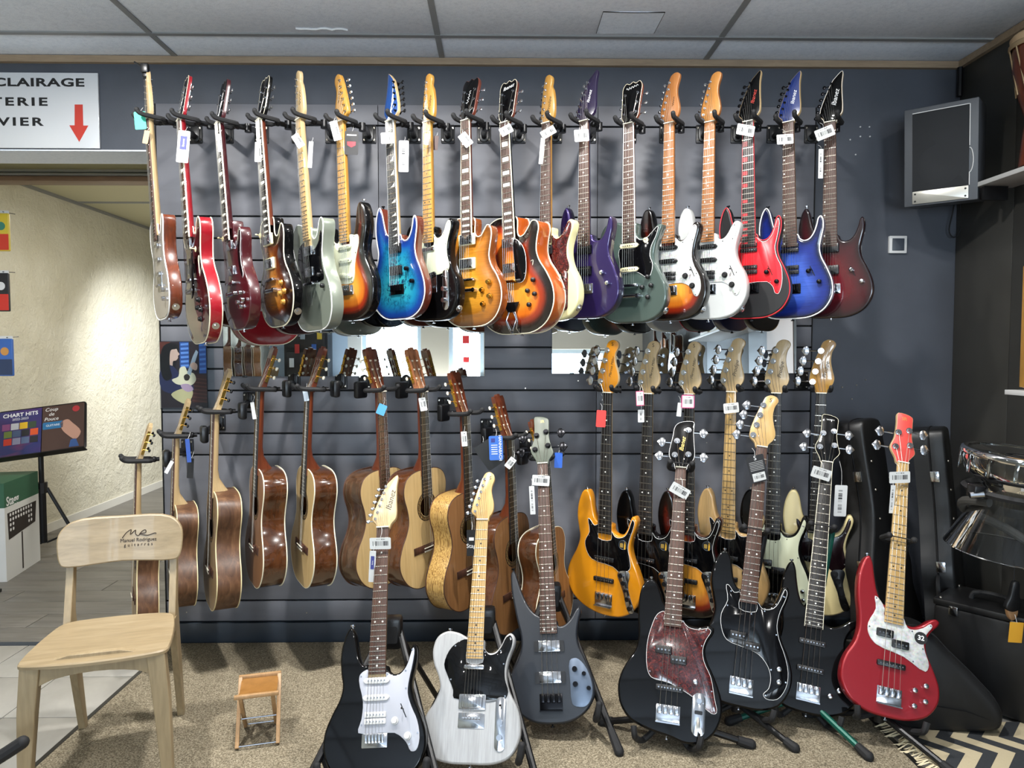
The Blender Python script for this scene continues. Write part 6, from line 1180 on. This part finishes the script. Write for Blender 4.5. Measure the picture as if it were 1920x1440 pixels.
for f, k in (((-.11, -.32), 0), ((.02, -.36), 1), ((.05, .2), 2)): MB().tube([(0, 0, .42), (f[0]*.8, f[1]*.8, .12), (f[0], f[1], .012)], .012, 8).build('leg', M_chrome, r); MB().tube([(0, 0, .19), (f[0]*.7, f[1]*.7, .17)], .006, 6).build('brace', M_chrome, r)
MB().tube(spline([(0, 0, .66), (-.06, .10, .72), (-.19, .12, .78), (-.245, .05, .83), (-.225, -.05, .845)], 5, False), .016, 10).build('ring_arm', mat('grey_foam', '#33322f', .8), r)
# castanet with yellow price card
c = at(1900, 1128, 2.5); r = empty('castanet', loc=c); tag(r, 'black and wood hand castanet hanging beneath the clear drum', 'castanet')
MB().slab(ccw(spline([(-.006, .075), (.012, .075), (.016, .03), (.022, -.02), (-.008, -.035), (-.034, -.02), (-.020, .02)], 4)), -.012, .004, .004).build('handle', M_blackp, r); MB().slab(ccw(spline([(-.022, -.020), (.012, -.022), (.010, -.055), (-.006, -.068), (-.018, -.055)], 4)), -.008, .008, .003).build('wood_shell', wood('castanet_wood', [(.2, '#7d5b3c'), (.8, '#a07a55')], 5), r)
MB().tube([(.0, 0, .075), (.0, .0, .15)], .0015, 5).build('cord', M_rubber, r)
c = at(1905, 1186, 2.48); r = empty('price_card', Matrix.Translation(c)@Matrix.Rotation(R(4), 4, 'Y')); tag(r, 'orange-yellow price card hanging at the right edge', 'price tag')
MB().slab(rrect(.050, .074, .001), 0, .0012).build('card', mat('card_yellow', '#e0a22a', .6), r, smooth=0); MB().tube([(0, 0, .035), (-.003, .01, .062)], .0008, 4).build('string', M_white, r)
# ---- shelves on the right wall with a wooden drum and a box drum
r = empty('wall_shelf', loc=(XR-.012, 2.2, 2.045)); tag(r, 'white shelf with black bracket high on the right wall', 'shelf', 'shelves on the right wall')
MB().box((-.08, -.06, 0), (.16, 1.60, .018), bev=.001).build('board', M_white, r); MB().box((-.10, .70, -.04), (.10, .012, .055)).build('bracket', M_blackm, r); MB().cyl((-.150, .748, -.012), (-.150, .748, .03), .012, n=10).build('end_cap', M_blackm, r)
MB().box((-.10, .3, -.05), (.17, .015, .06)).build('bracket', M_blackm, r)
r = empty('wall_shelf', loc=(XR-.012, 2.05, 1.205)); tag(r, 'white shelf at mid height on the right wall', 'shelf', 'shelves on the right wall')
MB().box((-.10, 0, 0), (.20, 1.24, .018), bev=.001).build('board', M_white, r); MB().box((-.09, .3, -.04), (.15, .015, .06)).build('bracket', M_blackm, r)
p = onx(1921, 200, 1.985); r = empty('rope_drum', loc=(2.03, p.y-.03, 2.055)); tag(r, 'dark wooden rope drum with a pale skin on the high shelf', 'drum')
MB().lathe([(.0, 0), (.07, .002), (.062, .10), (.052, .18), (.075, .26), (.098, .36), (.100, .47), (.0, .472)], 28).build('shell', M_mahog, r, smooth=60)
MB().lathe([(.0005, .492), (.100, .490), (.108, .480), (.104, .45)], 28).build('skin', mat('goat_skin', '#b79b78', .8), r, smooth=60); MB().lathe([(.107, .44), (.112, .445), (.112, .455), (.107, .46)], 28).build('rope_ring', mat('rope', '#8f7a5c', .9), r)
for k in range(12): a = 2*math.pi*k/12; MB().tube([(math.cos(a)*.108, math.sin(a)*.108, .45), (math.cos(a+.26)*.082, math.sin(a+.26)*.082, .27)], .003, 5).build('rope', mat('rope', '#8f7a5c', .9), r)
p = onx(1914, 600, 1.955); r = empty('box_drum', loc=(2.03, p.y-.16, 1.216)); tag(r, 'orange wooden box drum at the right edge of the picture', 'drum')
MB().box((0, 0, .235), (.16, .30, .46), bev=.012).build('box', wood('cajon_wood', [(.2, '#9a5f22'), (.5, '#b9772f'), (.9, '#cf9146')], 3, (6, 6, .8), rough=.35, coat=.4), r); MB().box((-.082, 0, .235), (.004, .29, .45), bev=.001).build('tapa', M_amber, r)
# ---- patterned rug with fringe
r = empty('patterned_rug', loc=(1.76, 1.90, 0)); tag(r, 'black and cream patterned rug with fringe under the black bags', 'rug')
def _rug(n):
    m = n.new('TexMagic', turbulence_depth=1); v = n.coord((5, 5, 5)); s = n.new('SeparateXYZ'); n.link(v, s.inputs[0])
    d = n.math('PINGPONG', n.math('ADD', s.outputs[0], n.math('PINGPONG', s.outputs[1], .5)), .28); c = n.ramp(n.math('MULTIPLY', d, 3.5), [(.42, '#2b2e32'), (.46, '#b8ab8d')], 'CONSTANT'); n.bump(n.noise(n.coord(), 260, 3), .5, .003); return c
MB().box((0, 0, .005), (.66, 1.20, .010), bev=.002).build('pile', mat('rug_pile', '#cdbf9e', .95, fn=_rug), r)
fr = MB(); random.seed(11)
for k in range(170):
    y = -.59+1.18*k/170; a = random.uniform(-.5, .5); l = random.uniform(.045, .085); fr.tube([(-.325, y, .006), (-.325-l*.5, y+a*.012, .016+random.uniform(0, .008)), (-.325-l, y+a*.04, .005)], .0028, 4)
fr.build('fringe', mat('rug_fringe', '#d3c5a3', .95), r, smooth=0)['kind'] = 'stuff'
# ================================================================ tags and cards on the instruments
def _bar(n):
    v = n.coord((1, 1, 1), 'Generated'); s = n.new('SeparateXYZ'); n.link(v, s.inputs[0]); x, z = s.outputs[0], s.outputs[2]
    wn = n.new('TexWhiteNoise', noise_dimensions='1D'); n.link(n.math('FLOOR', n.math('MULTIPLY', x, 110)), wn.inputs['W'])
    b = n.math('GREATER_THAN', wn.outputs['Value'], .42)
    inx = n.math('MULTIPLY', n.math('GREATER_THAN', x, .14), n.math('LESS_THAN', x, .88)); inz = n.math('MULTIPLY', n.math('GREATER_THAN', z, .30), n.math('LESS_THAN', z, .70))
    w2 = n.new('TexWhiteNoise', noise_dimensions='1D'); n.link(n.math('FLOOR', n.math('MULTIPLY', x, 130)), w2.inputs['W'])
    t = n.math('MULTIPLY', n.math('GREATER_THAN', w2.outputs['Value'], .5), n.math('MULTIPLY', n.math('GREATER_THAN', x, .3), n.math('LESS_THAN', x, .72)))
    t = n.math('MULTIPLY', t, n.math('MULTIPLY', n.math('GREATER_THAN', z, .82), n.math('LESS_THAN', z, .90)))
    return n.mix('#cccdcb', '#3a3a3c', n.math('MAXIMUM', n.math('MULTIPLY', b, n.math('MULTIPLY', inx, inz)), t))
M_bar = mat('barcode_card', '#e4e5e3', .5, fn=_bar)
def _barv(n):
    v = n.coord((1, 1, 1), 'Generated'); s = n.new('SeparateXYZ'); n.link(v, s.inputs[0]); x, z = s.outputs[0], s.outputs[2]
    wn = n.new('TexWhiteNoise', noise_dimensions='1D'); n.link(n.math('FLOOR', n.math('MULTIPLY', z, 130)), wn.inputs['W'])
    b = n.math('GREATER_THAN', wn.outputs['Value'], .45); m = n.math('MULTIPLY', n.math('GREATER_THAN', z, .12), n.math('LESS_THAN', z, .86)); gap = n.math('GREATER_THAN', n.math('ABSOLUTE', n.math('SUBTRACT', z, .42)), .03)
    k = n.math('MULTIPLY', n.math('GREATER_THAN', x, .30), n.math('LESS_THAN', x, .62)); return n.mix('#cccdcc', '#333336', n.math('MULTIPLY', n.math('MULTIPLY', b, m), n.math('MULTIPLY', k, gap)))
M_barv = mat('barcode_strip', '#e6e7e6', .5, fn=_barv)
def C_(c, ro=.55): return mat('card_'+c, c, ro)
def card(u, v, y, w_, h_, rot, m, lab, extra=None, yaw=0, up_=.03, toy=.03, name='price_tag', cat='price tag'):
    s = y/FPX; c = at(u, v, y); r = empty(name, Matrix.Translation(c)@Matrix.Rotation(R(yaw), 4, 'Z')@Matrix.Rotation(R(rot), 4, 'Y')); tag(r, lab, cat, 'tags on the instruments')
    cd_ = MB().slab(rrect(w_*s, h_*s, min(w_, h_)*s*.10), -.0004, .0004).build('card', m, r, smooth=0)
    inv = r.matrix_world.inverted() if 0 else (Matrix.Translation(c)@Matrix.Rotation(R(yaw), 4, 'Z')@Matrix.Rotation(R(rot), 4, 'Y')).inverted()
    top = Vector((0, 0, h_*s*.45)); wt = (Matrix.Translation(c)@Matrix.Rotation(R(yaw), 4, 'Z')@Matrix.Rotation(R(rot), 4, 'Y'))@top
    e = wt+Vector((0, toy, up_)); MB().tube(spline([tuple(inv@p) for p in (wt, wt+Vector((.004, toy*.4, up_*.6)), e)], 4, False), .0007, 4).build('tie', M_white, r)
    if extra: extra(cd_, w_*s, h_*s)
    return r
def blueprint(o, w_, h_):
    MB().slab(rrect(w_*.55, h_*.42, .001, cz=h_*.12), -.0009, -.0004).build('printed_panel', C_('#3a3f86'), o, smooth=0); text('printed_word', 'Ibanez', w_*.26, INKW, o, front(0, -.0011, h_*.12, -90))
def redlogo(o, w_, h_):
    MB().slab(ccw([(-w_*.32, h_*.05), (w_*.32, h_*.05), (w_*.30, -h_*.10), (0, -h_*.19), (-w_*.30, -h_*.10)]), -.0009, -.0004).build('printed_badge', C_('#b52a35'), o, smooth=0); MB().slab(rrect(w_*.7, h_*.05, .0002, cz=h_*.33), -.0009, -.0004).build('printed_line', INKW, o, smooth=0)
def hanna(o, w_, h_):
    text('printed_word', 'HANNABACH', w_*.30, INKW, o, front(w_*.30, -.0008, 0, 90)); MB().slab(rrect(w_*.28, h_*.16, .001, cx=-w_*.2, cz=h_*.32), -.0009, -.0004).build('printed_badge', C_('#2a2f7a'), o, smooth=0)
    for k in range(5): MB().slab(rrect(w_*.45, h_*.025, .0002, cx=-w_*.12, cz=h_*(.12-.09*k)), -.0009, -.0004).build('printed_line', INKW, o, smooth=0)
def sta(o, w_, h_): text('printed_word', 'Stagg', w_*.62, INKW, o, front(w_*.1, -.0008, -h_*.12)); MB().slab(rrect(w_*.5, h_*.12, .0004, cz=h_*.15), -.0009, -.0004).build('printed_panel', INKW, o, smooth=0)
def lines(o, w_, h_):
    text('printed_word', 'S', w_*.35, INKW, o, front(0, -.0008, h_*.40))
    for k in range(6): MB().slab(rrect(w_*.78, h_*.022, .0002, cz=h_*(.26-.06*k)), -.0009, -.0004).build('printed_line', C_('#9a9a9a'), o, smooth=0)
    MB().slab(rrect(w_*.72, h_*.30, .0006, cz=-h_*.30), -.0010, -.0004).build('label_sticker', M_bar, o, smooth=0)
def pinkedge(o, w_, h_): MB().slab(rrect(w_*.86, h_*.88, .0006), -.0009, -.0004).build('label_sticker', M_bar, o, smooth=0)
YK = YT-.05
W = 'white barcode tag '
for a in (
 (263, 226, YT-.02, 21, 32, -4, C_('#3fc2a0'), 'teal price tag beside the neck of the brown-sided guitar'),
 (274, 257, YT-.03, 10, 24, 12, C_('#b58f6a'), 'small tan tag on the neck of the brown-sided guitar'),
 (343.5, 275, YK, 22, 58, 6, M_paper, 'long white and blue tag on the cherry red guitar', blueprint),
 (412, 268, YK, 8, 32, -4, M_bar, 'narrow white tag on the wine red guitar with black pickguard'),
 (484, 285, YT-.02, 12, 36, 2, M_bar, 'white tag beside the neck of the tobacco sunburst guitar'),
 (559, 264, YK, 14, 26, -32, M_bar, W+'tilted on the neck of the grey-green guitar'),
 (582, 290, YT-.01, 8, 48, 4, M_paper, 'narrow white strip hanging behind the grey-green guitar neck'),
 (629, 245, YK, 14, 36, -14, M_bar, W+'on the neck of the left-handed sunburst guitar'),
 (659, 268, YT-.02, 25, 43, 2, C_('#161416'), 'black card with red badge beside the left-handed sunburst guitar', redlogo),
 (726, 259, YK, 23, 20, -3, M_bar, W+'on the neck of the blue burl guitar'),
 (757, 293, YT-.02, 18, 57, 1, M_barv, 'long white barcode strip hanging right of the blue burl guitar neck'),
 (800, 261, YK, 9, 20, 8, M_bar, 'small white tag on the amber neck of the black guitar with mint pickguard'),
 (817, 268, YT+.01, 9, 26, 6, C_('#3a1f1a'), 'small dark tag behind the neck of the black guitar with mint pickguard'),
 (873, 262, YK, 17, 26, -38, M_bar, W+'turned diamond-wise on the amber flame guitar neck'),
 (949, 244, YK, 24, 16, -28, M_bar, W+'tilted on the neck of the big archtop guitar'),
 (1028, 248, YK, 28, 15, -30, M_bar, W+'slanted across the cream guitar neck'),
 (1016, 283, YT-.03, 8, 48, 5, M_paper, 'narrow white strip hanging on the cream guitar neck'),
 (1090.5, 254, YK, 27, 22, -5, M_bar, W+'on the neck of the purple guitar'),
 (1398, 244, YK, 33, 20, 10, M_bar, W+'on the neck of the black guitar with red pickguard'),
 (1472, 261, YK, 31, 18, -4, M_bar, W+'on the neck of the blue flame guitar'),
 (1546.5, 249, YK, 36, 20, -22, M_bar, W+'slanted on the neck of the rightmost dark red guitar'),
 (1539, 307, YT-.02, 9, 54, 0, M_barv, 'vertical white barcode strip left of the rightmost guitar neck'),
 (317, 876, YC-.03, 7, 26, 30, M_paper, 'curled white tag on the second classical guitar neck'),
 (353, 845, YC-.03, 8, 44, -4, C_('#2f4f9a'), 'blue hang tag on the second classical guitar from the doorway'),
 (357, 878, YC-.01, 12, 38, 4, C_('#141416'), 'black pointed hang tag behind the blue tag'),
 (475, 770, YC-.03, 7, 32, -8, M_paper, 'white strip on the fourth classical guitar neck'),
 (573.5, 742, YC-.03, 9, 20, -10, C_('#b9c6d2'), 'pale tag at the head of the fifth classical guitar'),
 (715.5, 768, YC-.04, 16, 20, 22, C_('#4a94cc'), 'crumpled sky blue tag on the rosewood classical guitar neck'),
 (793, 758, YC-.04, 13, 25, -10, M_bar, W+'on the mahogany classical guitar that faces right'),
 (870.5, 823, YC-.04, 11, 28, -4, M_bar, W+'on the zebrawood classical guitar neck'),
 (918, 852, YC-.02, 38, 52, -35, C_('#131314'), 'large black tag hanging on the reddish classical guitar'),
 (930, 840, YC-.05, 26, 46, -2, C_('#2f62b5'), 'bright blue lettered tag on the reddish classical guitar', hanna),
 (957, 868, YC-.05, 13, 22, 38, M_bar, W+'turned diamond-wise on the reddish classical guitar neck'),
 (1047, 863, YC-.05, 15, 29, 2, C_('#2a5fc0'), 'blue tag right of the grey-black bass head'),
 (884, 1018, YC-.16, 18, 50, 0, C_('#141416'), 'black lettered tag low beside the white floor guitar neck', sta),
 (1127, 785, YBS-.04, 18, 32, 3, C_('#cf3a35'), 'red tag on the neck of the yellow bass'),
 (1128, 763, YBS+.0, 9, 24, 4, C_('#17171a'), 'small black tag behind the red tag on the yellow bass'),
 (1200, 747, YBS-.04, 15, 28, -3, C_('#c2587a'), 'pink-edged white tag on the black bass with gold emblem', pinkedge),
 (1202, 780, YBS-.02, 12, 24, -1, M_barv, 'small barcode tag below the pink-edged tag on the black bass'),
 (1290, 753, YBS-.04, 25, 25, 1, C_('#c2487a'), 'pink-edged square tag on the hung sunburst bass', pinkedge),
 (1274, 768, YBS-.02, 9, 26, 6, M_paper, 'clear white tag left of the hung sunburst bass neck'),
 (1371, 765, YBS-.04, 29, 19, -6, M_bar, W+'on the maple neck of the natural ash bass'),
 ): card(*a[:8], extra=a[8] if len(a) > 8 else None)
def fcard(i, along, u, v, w_, h_, rot, m, lab, extra=None, dy=-.035):
    M, a, b, lab_, L_ = flinfo[i]; y = a.lerp(b, along).y+dy; card(u, v, y, w_, h_, rot, m, lab, extra)
fcard(0, .06, 713, 1019, 40, 22, -1, M_bar, W+'on the rosewood neck of the black floor guitar')
fcard(0, .14, 698, 1062, 12, 60, 3, M_paper, 'white and blue strip left of the black floor guitar neck', blueprint, -.02)
fcard(2, .06, 1014, 901, 33, 20, 4, M_bar, W+'on the neck of the satin grey-black bass')
fcard(2, .14, 998, 938, 10, 54, -3, M_barv, 'vertical white strip left of the grey-black bass neck', None, -.02)
fcard(3, .08, 1274.5, 920, 38, 20, 30, M_bar, W+'tilted on the neck of the black bass with tortoiseshell pickguard')
fcard(4, .10, 1420, 879, 34, 52, -14, C_('#242426'), 'dark card with small print on the bass with the white-edged pickguard', lines)
fcard(5, .05, 1540, 888, 38, 21, 18, M_bar, W+'on the neck of the plain glossy black bass')
card(1576, 939, 2.80, 24, 60, 2, M_barv, 'long white barcode strip hanging right of the plain glossy black bass', up_=.10, toy=.02)
fcard(6, .06, 1687, 895, 40, 22, -2, M_bar, W+'on the maple neck of the candy red bass')
fcard(6, .14, 1673, 936, 9, 54, 3, M_barv, 'vertical white strip left of the candy red bass neck', None, -.02)
# ================================================================ seen only in the mirrors: instruments on the far walls
def mirror_guitar(P, yawdeg, sp, lab):
    M = Matrix.Translation(P)@Matrix.Rotation(R(yawdeg), 4, 'Z'); guitar(sp, 'acoustic_guitar', lab, 'guitar', M, 'acoustic guitars across the shop')
AC = mk(CL, front=wood('orange_top', [(.2, '#a5602c'), (.8, '#c07a40')], 6, (14, 14, .4), rough=.3, coat=.3), side=M_mahside, binding=G_iv, pegm=M_chrome)
for k in range(6): mirror_guitar(Vector((XL+.16, -1.35-.34*k, .95+.0*k)), 60, mk(CL, side=[M_mahside, M_walnut, M_cedar][k % 3], binding=G_iv, front=[M_spruce, M_cedar][k % 2]), ['brown', 'walnut', 'cedar', 'dark brown', 'pale walnut', 'reddish'][k]+' acoustic guitar on the far left wall, seen in the left mirror')
for k, yv in enumerate((-1.6, -2.05, -2.5)): mirror_guitar(Vector((XR-.16, yv, 1.45)), -90, AC if k else mk(AC, front=G_black), ['black', 'orange', 'pale orange'][k]+' acoustic guitar on the right wall, seen in the right mirror')
r = empty('wall_shelf', loc=(XR-.012, .35, 1.75)); tag(r, 'white shelf with yellow boxes reflected in the right mirror', 'shelf', 'shelves on the right wall'); MB().box((-.15, 0, 0), (.30, 1.3, .02), bev=.001).build('board', M_white, r)
for k, (y, z, c_) in enumerate(((.3, .14, '#d6a92e'), (-.05, .10, '#c8b36a'), (-.35, .16, '#d8d4c8'))):
    o = empty('display_box', loc=(XR-.15, .35+y, 1.76)); tag(o, ['yellow', 'sand coloured', 'off-white'][k]+' box on the reflected shelf', 'box'); MB().box((0, 0, z/2), (.2, .24, z), bev=.004).build('carton', C_(c_), o); MB().box((-.101, 0, z/2), (.002, .18, z*.5)).build('label_patch', M_paper, o, smooth=0)
r = empty('wall_map', loc=(XR-.013, 1.18, 1.35)); tag(r, 'pale paper chart on the right wall reflected in the mirror', 'chart'); MB().box((-.002, 0, .35), (.003, .5, .8)).build('sheet', C_('#cfc4bf'), r, smooth=0)

c = at(272, 133, YT-.01); r = empty('clip_tuner', loc=c); tag(r, 'small black clip-on tuner on the head of the leftmost top-row guitar', 'tuner')
MB().box((0, 0, .010), (.030, .020, .036), bev=.005).build('tuner_case', M_blackp, r); MB().tube([(-.005, 0, .012), (-.03, -.01, .026), (-.036, -.01, .030)], .004, 6).build('swivel_arm', M_blackp, r); MB().box((0, .006, -.014), (.024, .014, .018), bev=.003).build('clip', M_blackp, r)

r = empty('display_cabinet', loc=(-2.78, YB+.17, 0)); tag(r, 'black display cabinet of small boxes against the far pale blue wall', 'cabinet'); MB().box((0, 0, .95), (.62, .30, 1.9), bev=.006).build('cabinet_body', M_blackp, r)
for k in range(4): MB().box((0, .152, .35+.42*k), (.54, .006, .36), bev=.002).build('door', mat('cabinet_front', '#2c2a2a', .4), r)
for k in range(6):
    o = empty('accessory_pack', loc=(-2.98+.08*k, YB+.335, 1.22+.20*(k % 3))); tag(o, ['white', 'red', 'silver', 'tan', 'blue', 'yellow'][k]+' accessory pack hanging on the black display cabinet', 'pack'); MB().slab(rrect(.065, .13, .004), -.006, .006, .002).build('pouch', C_(['#d8d8d4', '#b8322c', '#9aa0a4', '#b08a5a', '#3a62a8', '#d6b23a'][k]), o); MB().tube([(0, 0, .06), (0, -.02, .072)], .002, 5).build('hook', M_chrome, o)
